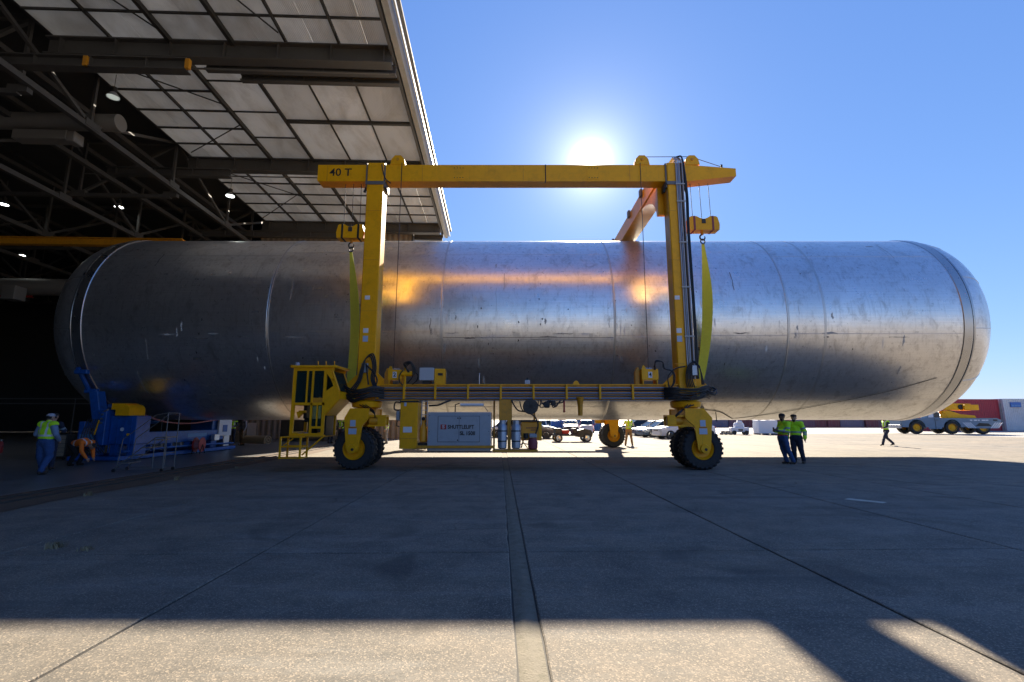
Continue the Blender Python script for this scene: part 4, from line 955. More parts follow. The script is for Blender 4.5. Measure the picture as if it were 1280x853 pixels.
for x in (-2.96, -2.78): ld.box(x-.015, x+.015, 15.9, 15.93, 1.35, 2.20)
for k in range(6): ld.box(-2.945, -2.795, 15.9, 15.93, 1.45+k*.14, 1.47+k*.14)
ld.build('cable_ladder', 'pipe_blue', gantry)
MB().lathe([(.86, .09), (.90, .12), (1.25, .12), (1.40, .07), (1.44, .05), (1.55, .05)], 'z', (-2.86, 15.75, 0), 14).build('fluid_bottle', 'orange', gantry)
MB().box(-3.0, -2.72, 15.6, 15.95, .70, .85, .02).build('pump', 'black', gantry); MB().ball((-2.86, 15.7, 1.60), .06, 8, 6).build('bottle_cap', 'black', gantry)
gx0, gx1 = -2.70, -.68
o = MB().box(gx0, gx1, 15.58, 16.6, .60, 1.81, .015).build('generator_housing', 'box_grey', gantry)
MB().box(gx0+.34, gx0+1.005, 15.563, 15.578, .88, 1.68, .004).build('access_door', 'box_grey', o); MB().box(gx0+1.015, gx0+1.66, 15.563, 15.578, .88, 1.68, .004).build('access_door', 'box_grey', o)
MB().box(gx0+.33, gx0+1.67, 15.572, 15.579, .87, 1.69).build('door_gasket', 'steel_dark', o)
for x, z in ((gx0+.97, 1.62), (gx0+.97, .93), (gx0+1.05, 1.62)): MB().tube((x, 15.552, z), (x, 15.563, z), .022, n=8).build('latch', 'black', o)
for x in (gx0+.06, gx1-.06):
    for z in (.75, 1.2, 1.7): MB().tube((x, 15.570, z), (x, 15.58, z), .012, n=6).build('rivet', 'steel_dark', o)
MB().box(gx0-.02, gx1+.02, 15.56, 15.578, .565, .60).build('base_edge', 'steel_dark', o)
text('lettering', 'SHUTTLELIFT', .165, (-2.05, 15.559, 1.34), 'print_black', o, sx=.86, align='LEFT', bold=.004)
text('lettering', 'SL 150II', .165, (-1.66, 15.559, 1.14), 'print_black', o, sx=.92, align='LEFT', bold=.005)
lo = MB().box(-2.28, -2.10, 15.556, 15.562, 1.27, 1.42).build('emblem', 'print_red', o)
text('lettering', 'S', .15, (-2.19, 15.552, 1.345), 'box_grey_light', lo, sx=1.2, bold=.006)
MB().box(-3.02, -.55, 15.50, 15.555, .68, .765, .006).build('guard_rail', 'yellow_dark', gantry)
MB().box(-.62, .82, 15.55, 16.3, .56, .625, .006).build('tray', 'yellow_dark', gantry)
for x in (-2.9, -.6, .75): MB().box(x-.03, x+.03, 16.32, 16.38, .60, 2.25).build('hanger', 'yellow_dark', gantry)
MB().tube((-1.68, 15.72, 2.05), (-.92, 15.72, 2.05), .045, n=10).build('work_light', 'print_white', gantry)
hose_loop([(-2.7, 15.75, 2.02), (-2.4, 15.72, 2.04), (-2.2, 15.75, 2.12), (-2.0, 15.8, 2.2)], .03); MB().path([(-1.84, 15.72, 1.82), (-1.84, 15.7, 2.05), (-1.70, 15.7, 2.10)], .02, 6).build('conduit', 'black', gantry); MB().path([(-.9, 15.72, 2.0), (-.78, 15.74, 1.83)], .012, 5).build('conduit', 'steel_grey', gantry)
MB().box(-.42, 0.0, 15.75, 15.85, 1.55, 2.22, .006).box(-.145, -.04, 15.75, 15.85, .625, 1.55).build('bottle_rack', 'yellow_dark', gantry)
for x in (-.31, .13):
    o = MB().lathe([(.66, .10), (.69, .145), (1.30, .15), (1.40, .13), (1.46, .07), (1.48, .05)], 'z', (x, 15.66, 0), 22).build('gas_bottle', 'cylinder_grey', gantry)
    MB().lathe([(1.42, .10), (1.42, .105), (1.55, .105), (1.55, .10)], 'z', (x, 15.66, 0), 18, False).build('collar', 'cylinder_grey', o); MB().box(x-.03, x+.03, 15.58, 15.66, 1.46, 1.53).build('valve', 'steel_dark', o)
    for z in (.88, 1.20): MB().lathe([(z, .153), (z+.035, .156)], 'z', (x, 15.66, 0), 22).build('strap', 'black', o)
o = MB().box(.30, .96, 16.05, 16.45, .90, 1.50, .03).build('fuel_tank', 'orange', gantry); MB().box(.28, .9, 16.03, 16.47, 1.505, 1.56).build('tank_lid', 'black', o); MB().box(.88, .975, 16.03, 16.048, .90, 1.5).build('edge_strip', 'yellow', o)
rnd = random.Random(9)
for z, x0, x1 in ((1.305, .47, .84), (1.235, .62, .80)):
    x = x0
    while x < x1:
        w = rnd.uniform(.015, .03); MB().box(x, x+w, 16.036, 16.047, z-.018, z+.018).build('lettering', 'band_red', o); x += w+.012
o = MB().box(.56, .80, 15.7, 15.95, 1.0, 1.13, .02).build('engine_head', 'box_grey', gantry)
MB().tube((.45, 15.8, .98), (.45, 15.8, 1.14), .085, n=14).build('air_filter', 'black', o); MB().lathe([(.625, .09), (.66, .15), (.85, .16), (.98, .12)], 'z', (.67, 15.82, 0), 16).build('engine_block', 'band_red', o)
hose_loop([(.30, 15.8, .68), (.36, 15.75, .9), (.45, 15.75, .98)], .02, o); MB().path([(.3, 15.75, .95), (.52, 15.72, .64)], .015, 5).build('brace', 'yellow_dark', o); hose_loop([(.18, 15.75, .72), (.35, 15.7, .82), (.55, 15.72, .78)], .015, o)
hose_loop([(-.02, 15.72, 2.2), (.10, 15.70, 1.98), (.22, 15.70, 1.86), (.45, 15.70, 1.82), (.72, 15.70, 1.68), (.84, 15.70, 1.42), (.76, 15.72, 1.12)], .024)
o = MB().lathe([(15.62, .235), (15.64, .25), (15.84, .25), (15.86, .2)], 'y', (.60, 0, 1.99), 24).build('fan', 'hose', gantry)
for k in range(7):
    bl = MB(); bl.M = Matrix.Translation((.60, 15.63, 1.99)) @ Matrix.Rotation(k*2*math.pi/7, 4, 'Y'); bl.box(-.03, .03, -.012, -.004, .03, .20); bl.build('fan_blade', 'steel_dark', o)
rnd = random.Random(21)
for k in range(7):
    x = rnd.uniform(.85, 1.3); hose_loop([(x, 15.72, 2.2), (x+rnd.uniform(-.1, .2), 15.66, 2.02+rnd.uniform(-.06, .05)), (x+rnd.uniform(.1, .35), 15.68, 2.0+rnd.uniform(-.05, .12)), (x+.35, 15.74, 2.18)], .017)
MB().box(1.05, 1.22, 15.66, 15.85, 1.95, 2.16, .02).box(1.28, 1.42, 15.66, 15.82, 2.02, 2.18, .02).build('valve_block', 'black', gantry)
MB().tube((1.70, 15.8, 2.2), (1.70, 15.8, 1.86), .03, n=8).ball((1.70, 15.8, 1.84), .04, 8, 6).build('pull_handle', 'red', gantry)
hose_loop([(.25, 15.74, 2.16), (.3, 15.72, 1.95), (.36, 15.74, 1.86)], .018); hose_loop([(1.4, 15.74, 2.1), (1.62, 15.72, 2.12), (1.7, 15.74, 2.2)], .02)

# ---- hose bundles at the legs
rnd = random.Random(33)
for k in range(13):
    z = 2.28+.028*k+rnd.uniform(-.02, .02); y = 15.72-.015*(k % 4)
    hose_loop([(-5.48+rnd.uniform(-.05, .05), y+.1, z+.08), (-5.2, y-.05, z-.05-rnd.uniform(0, .12)), (-4.85, y-.08, z-.02-rnd.uniform(0, .1)), (-4.5, y-.02, z+.04), (-4.2, y+.12, z)], .024)
for k in range(12):
    z = 2.26+.03*k+rnd.uniform(-.02, .02); y = 15.72-.015*(k % 4)
    hose_loop([(5.0, y+.14, z), (5.25, y, z), (5.6, y-.08, z-rnd.uniform(0, .14)), (6.0, y-.10, z-rnd.uniform(0, .06)), (6.3, y, z+.06), (6.5+rnd.uniform(0, .2), y+.3, z+.03)], .024)
for k in range(3):
    hose_loop([(-5.25+.07*k, 15.7, 2.55), (-5.05+.05*k, 15.72, 2.85), (-4.98+.04*k, 15.76, 3.2), (-4.84, 15.76, 3.55), (-4.68+.04*k, 15.75, 3.62+.05*k), (-4.58+.05*k, 15.74, 3.3), (-4.62+.05*k, 15.74, 2.9), (-4.50+.04*k, 15.72, 2.6)], .024)
hose_loop([(-4.8, 15.76, 3.35), (-4.55, 15.74, 3.1), (-4.42, 15.74, 2.85), (-4.5, 15.72, 2.6)], .026); hose_loop([(-4.82, 15.76, 3.4), (-4.75, 15.74, 3.0), (-4.7, 15.74, 2.7)], .024)
o = MB().box(-4.97, -4.76, 15.76, 15.86, 3.10, 3.42, .02).build('valve_block', 'pipe_blue', gantry); MB().tube((-4.9, 15.80, 3.5), (-4.75, 15.80, 3.55), .05, n=10).build('valve', 'orange', o)
o = MB().box(5.88, 6.10, 15.74, 15.85, 3.0, 3.35, .02).build('valve_block', 'pipe_blue', gantry)
for k in range(5):
    hose_loop([(5.75+.06*k, 15.76, 2.62), (5.70+.05*k, 15.70, 2.9), (5.78+.04*k, 15.70, 3.3+.04*k), (6.02+.03*k, 15.70, 3.45-.03*k), (6.18, 15.70, 3.2), (6.22+.02*k, 15.74, 2.7)], .02, o)
hose_loop([(5.15, 15.75, 2.6), (5.12, 15.72, 2.95), (5.35, 15.72, 3.22), (5.7, 15.72, 3.3)], .022)
hose_loop([(6.25, 15.8, 2.6), (6.5, 15.7, 2.45), (6.72, 15.85, 2.55), (6.5, 16.0, 2.68)], .03); hose_loop([(6.2, 15.8, 2.5), (6.6, 15.75, 2.38), (6.75, 15.95, 2.5), (6.4, 16.1, 2.62)], .028)
for k in range(2): hose_loop([(4.72+.03*k, 15.84, 3.2), (4.75, 15.78, 3.45+.04*k), (4.98, 15.78, 3.45), (5.02+.03*k, 15.8, 3.25), (5.28+.04*k, 15.76, 3.12), (5.30+.04*k, 15.76, 2.8), (5.2, 15.76, 2.6)], .02)
# pipes up the cable-laden leg
for k in range(5):
    x = LXR+.02+.055*k; MB().path([(x, 15.83, 2.9), (x, 15.83, BZ1+.1), (x-.05, 15.95, BZ1+.28), (x-.1, 16.2, BZ1+.22)], .021, 7).build('leg_pipe', ('box_grey_light', 'pipe_blue', 'box_grey_light', 'cable', 'box_grey_light')[k], gantry)
for k in range(2): MB().path([(LXR+.30+.05*k, 15.82, 2.9), (LXR+.31+.05*k, 15.80, 5), (LXR+.29+.05*k, 15.80, 8), (LXR+.31+.05*k, 15.80, 9.4), (LXR+.27, 15.82, BZ1+.1), (LXR+.15, 15.95, BZ1+.32), (LXR-.05, 16.2, BZ1+.26)], .028, 7, 6).build('leg_hose', 'hose', gantry)
for z in (4.3, 6.0, 7.6, 9.1, 9.75): MB().box(LXR-.03, LXR+.31, 15.785, 15.80, z, z+.05).build('pipe_clamp', 'fascia', gantry)

# ================================================================== PEOPLE
BASE = dict(pelvis=(0, 0, .96), chest=(0, .01, 1.27), neck=(0, .01, 1.49), head=(0, -.015, 1.645),
            hipL=(.09, 0, .93), hipR=(-.09, 0, .93), kneeL=(.10, -.03, .51), kneeR=(-.10, -.03, .51), ankL=(.11, .03, .10), ankR=(-.11, .03, .10),
            shL=(.185, .01, 1.43), shR=(-.185, .01, 1.43), elL=(.25, .03, 1.15), elR=(-.25, .03, 1.15), wrL=(.26, -.08, .91), wrR=(-.26, -.08, .91))
def person(label, loc, rz, J=None, top='lime', legs='navy', sleeves=None, skin='skin', vest=None, head='cap', headmat='black', stripes=True, bulk=1.0, scale=1.0, facehair=False, gloves=None, hand_in=(0, 0, -1)):
    j = {k: Vector(v) for k, v in {**BASE, **(J or {})}.items()}
    sleeves = sleeves or top
    prims = []   # tag, p0, p1, r0, r1, flat
    def cap(tagname, a, b2, r0, r1, flat=1.0): prims.append((tagname, Vector(a), Vector(b2), r0, r1, flat))
    up = (j['neck']-j['pelvis']).normalized(); fw = (j['head']-j['neck']); lat = (j['shL']-j['shR']).normalized(); fwd = lat.cross(up).normalized() * 1.0
    if fwd.y > 0 and abs(up.z) > .5: fwd = -fwd
    cap('legs', j['pelvis'], j['pelvis']-up*.06, .155*bulk, .15*bulk, .72)
    cap('top', j['pelvis']+up*.06, j['chest'], .150*bulk, .172*bulk, .70)
    cap('top', j['chest'], j['chest'].lerp(j['neck'], .55), .172*bulk, .13*bulk, .66)
    for s in 'LR': cap('top', j['neck']-up*.09, j['sh'+s], .075*bulk, .072*bulk)
    cap('skin', j['neck']-up*.03, j['head']-Vector((0, 0, .05)), .058, .056)
    # head: skull, jaw, nose, ears
    hd = j['head']; hup = (j['head']-j['neck']).normalized()
    look = Vector((0, -1, 0)) if abs(hup.z) > .5 else (Vector((0, 0, -1)) if hup.y < 0 else Vector((0, 0, 1)))
    hup = (hup*.5+Vector((0, 0, 1))*.5).normalized() if abs(hup.z) > .5 else hup
    side = look.cross(hup).normalized()
    cap('skull', hd+hup*.035+look*-.02, hd+hup*.03+look*.015, .092, .088)
    cap('face', hd-hup*.02+look*.025, hd-hup*.075+look*.045, .074, .052)
    cap('face', hd+hup*.01+look*.095, hd-hup*.015+look*.112, .013, .016)
    for sg in (-1, 1): cap('face', hd-hup*.005+side*sg*.083, hd-hup*.03+side*sg*.080, .018, .014)
    cap('face', hd-hup*.055+look*.085, hd-hup*.06+look*.09, .018, .016)
    for s in 'LR':
        cap('sleeve', j['sh'+s], j['el'+s], .067*bulk, .054*bulk); cap('sleeve', j['el'+s], j['wr'+s], .053*bulk, .040*bulk)
        d = (j['wr'+s]-j['el'+s]).normalized(); palm = j['wr'+s]+d*.075
        inw = (Vector((0, 0, 1)).cross(d)); inw = inw.normalized() if inw.length > .1 else Vector((0, -1, 0))
        n2 = d.cross(inw).normalized()
        hm = 'glove' if gloves else 'skin'
        cap(hm, j['wr'+s]+d*.02, palm, .030, .034, .7)
        for q, (off, ln) in enumerate(((-.027, .062), (-.009, .074), (.009, .070), (.027, .055))):
            b0 = palm+n2*off+d*.01; b1 = b0+d*ln*.55+inw*.004; b2_ = b1+d*ln*.35+inw*.026
            cap(hm, b0, b1, .0115, .0105); cap(hm, b1, b2_, .0105, .009)
        t0 = j['wr'+s]+d*.04+n2*.026; t1 = t0+n2*.026+d*.03+inw*.012; t2 = t1+d*.03+inw*.015
        cap(hm, t0, t1, .014, .012); cap(hm, t1, t2, .012, .010)
        cap('legs', j['hip'+s], j['knee'+s], .098*bulk, .070*bulk); cap('legs', j['knee'+s], j['ank'+s], .069*bulk, .058)
        a = j['ank'+s]; toe = Vector((a.x*1.12, a.y-.15, .045)) if a.z < .3 else a+Vector((0, -.13, -.06))
        cap('boots', a-Vector((0, -.02, .03)), Vector((a.x, a.y+.02, a.z-.05)), .052, .05); cap('boots', a-Vector((0, .02, .04)), toe, .052, .042, .9)
    mb = MB()
    def axes(p0, p1):
        d = (p1-p0); d = d.normalized() if d.length > 1e-6 else Vector((0, 0, 1))
        a = lat-d*lat.dot(d); a = a.normalized() if a.length > .2 else basis(d)[0]
        return d, a, d.cross(a)
    for tg, p0, p1, r0, r1, fl in prims:
        d, a, b2 = axes(p0, p1); n = 14; rings = []
        for t in (-90, -60, -30, 0): rings.append((p0+d*r0*math.sin(R(t))*(fl if fl < 1 else 1), r0*math.cos(R(t))))
        for t in (0, 30, 60, 90): rings.append((p1+d*r1*math.sin(R(t))*(fl if fl < 1 else 1), r1*math.cos(R(t))))
        vs = [c+(a*math.cos(2*math.pi*i/n)+b2*fl*math.sin(2*math.pi*i/n))*max(r, .0008) for c, r in rings for i in range(n)]
        fs = [(k*n+i, k*n+(i+1) % n, (k+1)*n+(i+1) % n, (k+1)*n+i) for k in range(7) for i in range(n)] + [tuple(range(n-1, -1, -1)), tuple(range(7*n, 8*n))]
        mb.add(vs, fs)
    tmp = link('tmp', mb.mesh('tmp', 'skin'))
    md = tmp.modifiers.new('r', 'REMESH'); md.mode = 'VOXEL'; md.voxel_size = 0.0105; md.use_smooth_shade = True
    sm = tmp.modifiers.new('s', 'SMOOTH'); sm.factor = .5; sm.iterations = 3
    dg = bpy.context.evaluated_depsgraph_get(); me = bpy.data.meshes.new_from_object(tmp.evaluated_get(dg))
    bpy.data.objects.remove(tmp)
    nf = len(me.polygons); ctr = np.empty(nf*3); me.polygons.foreach_get('center', ctr); ctr = ctr.reshape(-1, 3)
    best = np.full(nf, 9.0); idx = np.zeros(nf, int)
    for k, (tg, p0, p1, r0, r1, fl) in enumerate(prims):
        d, a, b2 = axes(p0, p1); L = (p1-p0).length; rel = ctr-np.array(p0)
        t = np.clip(rel@np.array(d)/max(L, 1e-6), 0, 1); q = rel-t[:, None]*L*np.array(d)
        along = q@np.array(d); dist = np.sqrt((q@np.array(a))**2+(q@np.array(b2)/fl)**2+along**2)-(r0+(r1-r0)*t)
        m_ = dist < best; best[m_] = dist[m_]; idx[m_] = k
    tags = np.array([p[0] for p in prims])[idx]
    # hair: back and top of the skull
    rel = ctr-np.array(hd); hv = rel@np.array(hup); lv = rel@np.array(look)
    isHead = np.isin(tags, ['skull', 'face'])
    hairm = isHead & ((hv > .075) | ((hv > -.03) & (lv < -.035) & (hv-lv > .02)))
    beard = isHead & (lv > .02) & (hv < -.045) if facehair else np.zeros(nf, bool)
    names = [skin, top, sleeves, legs, 'boots', 'hair', gloves or skin]
    mi = np.select([hairm | beard, tags == 'top', tags == 'sleeve', tags == 'legs', tags == 'boots', tags == 'glove'], [5, 1, 2, 3, 4, 6], 0)
    me.materials.clear()
    for q in names: me.materials.append(MATS[q])
    me.polygons.foreach_set('material_index', mi.astype(np.int32)); me.polygons.foreach_set('use_smooth', np.ones(nf, bool)); me.update()
    root = empty('person', loc, rz, label, 'person'); root.scale = (scale,)*3
    body = link('body', me, root)
    eye = MB()
    for sg in (-1, 1): eye.ball(hd+hup*.022+look*.090+side*sg*.032, .011, 8, 6)
    eye.build('eyes', 'black', root)
    # clothing shells lifted off the body
    def shell(name, mask, mats, fmat, off, wr=.006):
        bm = bmesh.new(); bm.from_mesh(me); bm.faces.ensure_lookup_table()
        nrm = {v.index: v.normal.copy() for v in bm.verts}
        bmesh.ops.delete(bm, geom=[f for f in bm.faces if not mask[f.index]], context='FACES')
        for v in bm.verts: v.co += v.normal*(off+wr*noise.noise(v.co*11+Vector((loc[0], 3, 0)))+.5*wr*noise.noise(v.co*27))
        for f in bm.faces: f.material_index = fmat(f.calc_center_median()); f.smooth = True
        m2 = bpy.data.meshes.new(name); bm.to_mesh(m2); bm.free()
        for q in mats: m2.materials.append(MATS[q])
        return link(name, m2, root)
    cz = (j['chest']-j['pelvis']).length; pel = j['pelvis']
    def stripe_at(c):
        h = (c-pel).dot(up); x = (c-pel).dot(lat)
        if .13 < h < .185: return 1
        if h > .185 and .075 < abs(x) < .125: return 1
        return 0
    def stripe_sleeve(c):
        for s in 'LR':
            d = j['el'+s]-j['sh'+s]; t = (c-j['sh'+s]).dot(d)/d.length_squared
            if (c-j['sh'+s]-d*max(0, min(1, t))).length < .11 and .52 < t < .72: return 1
            d = j['wr'+s]-j['el'+s]; t = (c-j['el'+s]).dot(d)/d.length_squared
            if (c-j['el'+s]-d*max(0, min(1, t))).length < .09 and .35 < t < .58: return 1
        return 0
    if vest:
        shell('vest', (tags == 'top'), [vest, 'stripe'], stripe_at, .016)
    else:
        shell('jacket', (tags == 'top') | (tags == 'sleeve'), [top, 'stripe_grey'], (lambda c: max(stripe_at(c) if (c-pel).dot(up) < .19 else 0, stripe_sleeve(c))) if stripes else (lambda c: 0), .012, .010)
    shell('trousers', (tags == 'legs'), [legs], lambda c: 0, .008, .010)
    hb = MB(); hb.M = Matrix.Translation(hd) @ Matrix((side, -look, hup)).transposed().to_4x4()
    if head == 'cap':
        hb.lathe([(.052, .101), (.075, .104), (.105, .095), (.13, .065), (.142, .02), (.143, .001)], 'z', (0, .005, 0), 18)
        hb.prism([(-.07, -.085), (.07, -.085), (.055, -.165), (0, -.185), (-.055, -.165)], 'xy', .058, .066); hb.build('cap', headmat, root)
    elif head == 'hat':
        hb.lathe([(.035, .118), (.045, .120), (.06, .107), (.10, .10), (.13, .075), (.148, .03), (.150, .001)], 'z', (0, .005, 0), 18)
        hb.prism([(-.10, -.07), (.10, -.07), (.07, -.135), (-.07, -.135)], 'xy', .037, .047); hb.build('hard_hat', headmat, root)
    elif head == 'beanie':
        hb.lathe([(.03, .100), (.04, .106), (.07, .106), (.11, .094), (.14, .06), (.15, .02), (.151, .001)], 'z', (0, .012, 0), 18); hb.build('beanie', headmat, root)
    return root
# the two men in lime jackets
pA = person('man in lime jacket and blue jeans, black beanie, hands together in front', (9.78, 17.66, 0), R(-82),
       dict(pelvis=(0, -.02, .98), chest=(0, .09, 1.28), neck=(0, .08, 1.50), head=(0, .03, 1.655), shL=(.19, .09, 1.43), shR=(-.19, .09, 1.43), elL=(.25, .02, 1.15), elR=(-.25, .0, 1.16), wrL=(.12, -.22, 1.20), wrR=(-.11, -.24, 1.17),
            hipL=(.09, -.02, .95), hipR=(-.09, -.02, .95), kneeL=(.09, .08, .53), kneeR=(-.11, .04, .53), ankL=(.10, .26, .10), ankR=(-.12, .16, .10)),
       top='lime', legs='denim', skin='skin_dark', head='beanie', headmat='black_cloth', bulk=1.18, facehair=True)
MB().box(-.03, .05, -.36, -.34, 1.15, 1.30, .005).build('handheld_radio', 'black', pA)
MB().lathe([(.985, .19), (1.0, .20), (1.03, .20), (1.045, .19)], 'z', (0, .0, 0), 20, False).build('belt', 'red', pA).scale = (1, .75, 1)
person('man in lime jacket and dark trousers wearing a black peaked cap', (10.42, 17.95, 0), R(-48),
       dict(chest=(0, .05, 1.27), neck=(0, .02, 1.49), head=(0, -.05, 1.63), elL=(.29, .04, 1.15), elR=(-.29, .04, 1.15), wrL=(.30, -.04, .90), wrR=(-.27, -.06, .90), kneeL=(.12, .02, .51), kneeR=(-.10, -.03, .51), ankL=(.15, .12, .10), ankR=(-.12, .08, .10)),
       top='lime', legs='navy', head='cap', headmat='black_cloth', bulk=1.22, facehair=True)
# striding worker beyond the tank
person('worker in navy clothes and lime vest striding across the sunlit concrete', (22.85, 29.8, 0), R(-88),
       dict(pelvis=(0, 0, .93), hipL=(.09, 0, .90), hipR=(-.09, 0, .90), kneeL=(.10, -.24, .55), kneeR=(-.10, .05, .48), ankL=(.10, -.40, .13), ankR=(-.10, .42, .14), elL=(.25, -.12, 1.16), wrL=(.22, -.34, 1.08), elR=(-.26, .14, 1.16), wrR=(-.25, .05, .95), chest=(0, -.04, 1.25), neck=(0, -.06, 1.46), head=(0, -.09, 1.61)),
       top='navy', legs='navy', vest='lime', head='hat', headmat='print_white', gloves='red')
person('man in lime vest and tan trousers standing in the sun beyond the far wheel', (7.15, 29.9, 0), R(165),
       dict(kneeL=(.15, -.02, .51), ankL=(.22, .0, .10), kneeR=(-.13, -.03, .51), ankR=(-.18, -.06, .10), elL=(.30, -.05, 1.25), wrL=(.16, -.22, 1.38), elR=(-.30, -.05, 1.22), wrR=(-.15, -.24, 1.32)),
       top='shirt_white', legs='khaki', vest='lime', head='cap', headmat='khaki', skin='skin')
# workers by the hangar
person('man seen from behind in lime vest, light blue shirt and blue trousers at the left', (-13.75, 14.45, 0), R(178),
       dict(chest=(.0, -.02, 1.26), elL=(.30, .02, 1.15), elR=(-.30, .02, 1.14), wrL=(.22, -.20, 1.02), wrR=(-.24, -.16, .98), kneeL=(.11, -.02, .51), ankL=(.10, -.12, .10), kneeR=(-.12, -.05, .51), ankR=(-.13, .16, .10), head=(0, -.03, 1.62)),
       top='shirt_blue', legs='denim', sleeves='shirt_blue', vest='lime', head='cap', headmat='hat_grey', bulk=1.34)
person('worker in dark clothes half hidden behind the man in blue trousers', (-14.78, 15.7, 0), R(200),
       dict(elL=(.27, -.08, 1.2), wrL=(.22, -.26, 1.32), elR=(-.27, -.08, 1.2), wrR=(-.2, -.28, 1.26)), top='navy', legs='navy', head='cap', headmat='black_cloth', stripes=True)
person('worker in orange vest bending down beside the blue fixture', (-14.95, 17.05, 0), R(88),
       dict(pelvis=(0, .28, .74), chest=(0, -.06, .80), neck=(0, -.24, .74), head=(0, -.37, .66), hipL=(.09, .27, .70), hipR=(-.09, .27, .70), kneeL=(.15, -.02, .47), kneeR=(-.15, .02, .46), ankL=(.14, .16, .10), ankR=(-.14, .22, .10),
            shL=(.19, -.16, .78), shR=(-.19, -.16, .78), elL=(.22, -.22, .50), elR=(-.22, -.22, .50), wrL=(.14, -.34, .28), wrR=(-.14, -.34, .28)),
       top='navy', legs='black_cloth', vest='orange_vest', sleeves='orange_vest', head='hair', bulk=1.15)
person('worker in lime vest standing in the hangar behind the blue fixture', (-17.75, 31, 0), R(20), dict(elL=(.27, -.1, 1.18), wrL=(.1, -.26, 1.15)), top='navy', legs='navy', vest='lime', head='hat', headmat='print_white')
person('worker in grey shirt and tan trousers next to the rolled mat', (-16.65, 30.2, 0), R(-30), None, top='shirt_grey', legs='khaki', stripes=False, head='cap', headmat='black_cloth')
person('worker in lime vest between cab steps and wheel, farther from the wheel', (-12.1, 32.6, 0), R(60), None, top='navy', legs='navy', vest='lime', head='hat', headmat='print_white')
person('worker in lime vest closest to the near wheel, seen under the tank', (-11.35, 32.4, 0), R(-20), dict(elL=(.3, -.08, 1.18), wrL=(.18, -.22, 1.05)), top='black_cloth', legs='navy', vest='lime', head='hat', headmat='hat_grey')
person('worker in white shirt and lime vest just right of the near wheel', (-8.3, 32.3, 0), R(-70), None, top='shirt_white', legs='shirt_grey', vest='lime', head='hat', headmat='print_white')

# ================================================================== BLUE HOLDING FIXTURE
fx = empty('holding_fixture', (-15.8, 22.4, 0), 0, 'blue steel holding fixture with yellow cover under the inner dome of the tank', 'fixture'); KEEP.add(fx.name)
def fp(name, mb, m): return mb.build(name, m, fx)
for x in (-14.95, -16.75): fp('skid_rail', MB().box(x-.07, x+.07, 18.6, 26.4, .04, .20, .01), 'blue_steel')
for y in (18.7, 20.4, 22.4, 24.4, 26.2): fp('cross_rail', MB().box(-16.68, -15.02, y-.06, y+.06, .05, .19), 'blue_steel')
for x in (-14.95, -16.75):
    for y in (18.9, 22.5, 26): fp('caster', MB().lathe([(x-.04, .04), (x-.04, .05), (x+.04, .05), (x+.04, .04)], 'x', (0, y, .05), 12), 'black')
fp('main_beam', MB().box(-15.55, -15.0, 19.4, 25.4, .56, 1.07, .015), 'blue_steel'); fp('stencil', MB().box(-14.997, -14.99, 22.6, 24.0, .78, .93), 'blue_light')
fp('end_block', MB().box(-15.65, -14.65, 19.0, 19.75, .62, 1.72, .02), 'blue_steel'); fp('block_leg', MB().box(-15.6, -15.3, 19.05, 19.7, .20, .62), 'blue_steel'); fp('block_leg', MB().box(-14.95, -14.7, 19.05, 19.7, .20, .62), 'blue_steel'); fp('side_block', MB().box(-15.95, -15.66, 18.75, 19.6, .6, 1.95, .02), 'blue_steel')
for k in range(3): fp('bolt', MB().tube((-15.8, 18.745, 1.45+.16*k), (-15.8, 18.70, 1.45+.16*k), .04, n=8), 'aluminium')
cv = []
for k in range(9): a = math.pi*k/8; cv.append((-15.15+.26*math.cos(a), 1.74+.20+.24*math.sin(a)))
fp('yellow_cover', MB().prism([(-14.89, 1.73)]+cv+[(-15.41, 1.73)], 'xz', 18.85, 19.7), 'yellow'); fp('cover_hood', MB().prism([(-15.62, 2.20), (-15.15, 2.20), (-15.15, 1.96), (-15.62, 1.96)], 'xz', 18.9, 19.65), 'yellow')
ps = MB(); ps.M = Matrix.Translation((-16.35, 19.35, 1.45)) @ Matrix.Rotation(R(-14), 4, 'Y'); ps.box(-.17, .17, -.20, .20, -.1, 1.25, .02); fp('slant_post', ps, 'blue_steel')
pp = MB(); pp.M = Matrix.Translation((-16.05, 19.1, 1.5)) @ Matrix.Rotation(R(-14), 4, 'Y'); pp.box(-.26, .26, -.16, .0, -.05, .45, .02); fp('hinge_plate', pp, 'blue_steel')
for x0, x1 in ((-16.85, -16.62), (-16.25, -15.99)): fp('base_column', MB().box(x0, x1, 18.95, 19.3, .2, 1.5, .02), 'blue_steel')
fp('brace', MB().box(-16.62, -16.25, 19.0, 19.25, 1.25, 1.45), 'blue_steel'); fp('brace', MB().path([(-16.7, 19.12, .35), (-16.1, 19.12, 1.2)], .05, 6), 'blue_steel')
fp('jack', MB().lathe([(.2, .16), (.28, .16), (.3, .09), (.8, .09), (.82, .05), (1.2, .05)], 'z', (-16.43, 19.6, 0), 14), 'steel_dark')
for q in range(5): fp('control_hose', MB().path([(-15.9-.1*q, 18.7, 1.6), (-16.0-.1*q, 18.62, 1.1-.05*q), (-15.8-.12*q, 18.66, .7), (-15.6-.1*q, 18.8, .3)], .016, 6, 5), 'hose')
for q in range(4): fp('rib', MB().box(-15.62+.26*q, -15.59+.26*q, 18.965, 18.995, .3, 1.65), 'blue_steel')
fp('gauge', MB().tube((-15.15, 18.99, 1.2), (-15.15, 18.95, 1.2), .07, n=14), 'print_white'); fp('gauge', MB().tube((-14.9, 18.99, 1.0), (-14.9, 18.95, 1.0), .05, n=14), 'yellow')
fp('name_plate', MB().box(-16.72, -16.15, 18.885, 18.897, .70, 1.02), 'blue_light')
rc = []
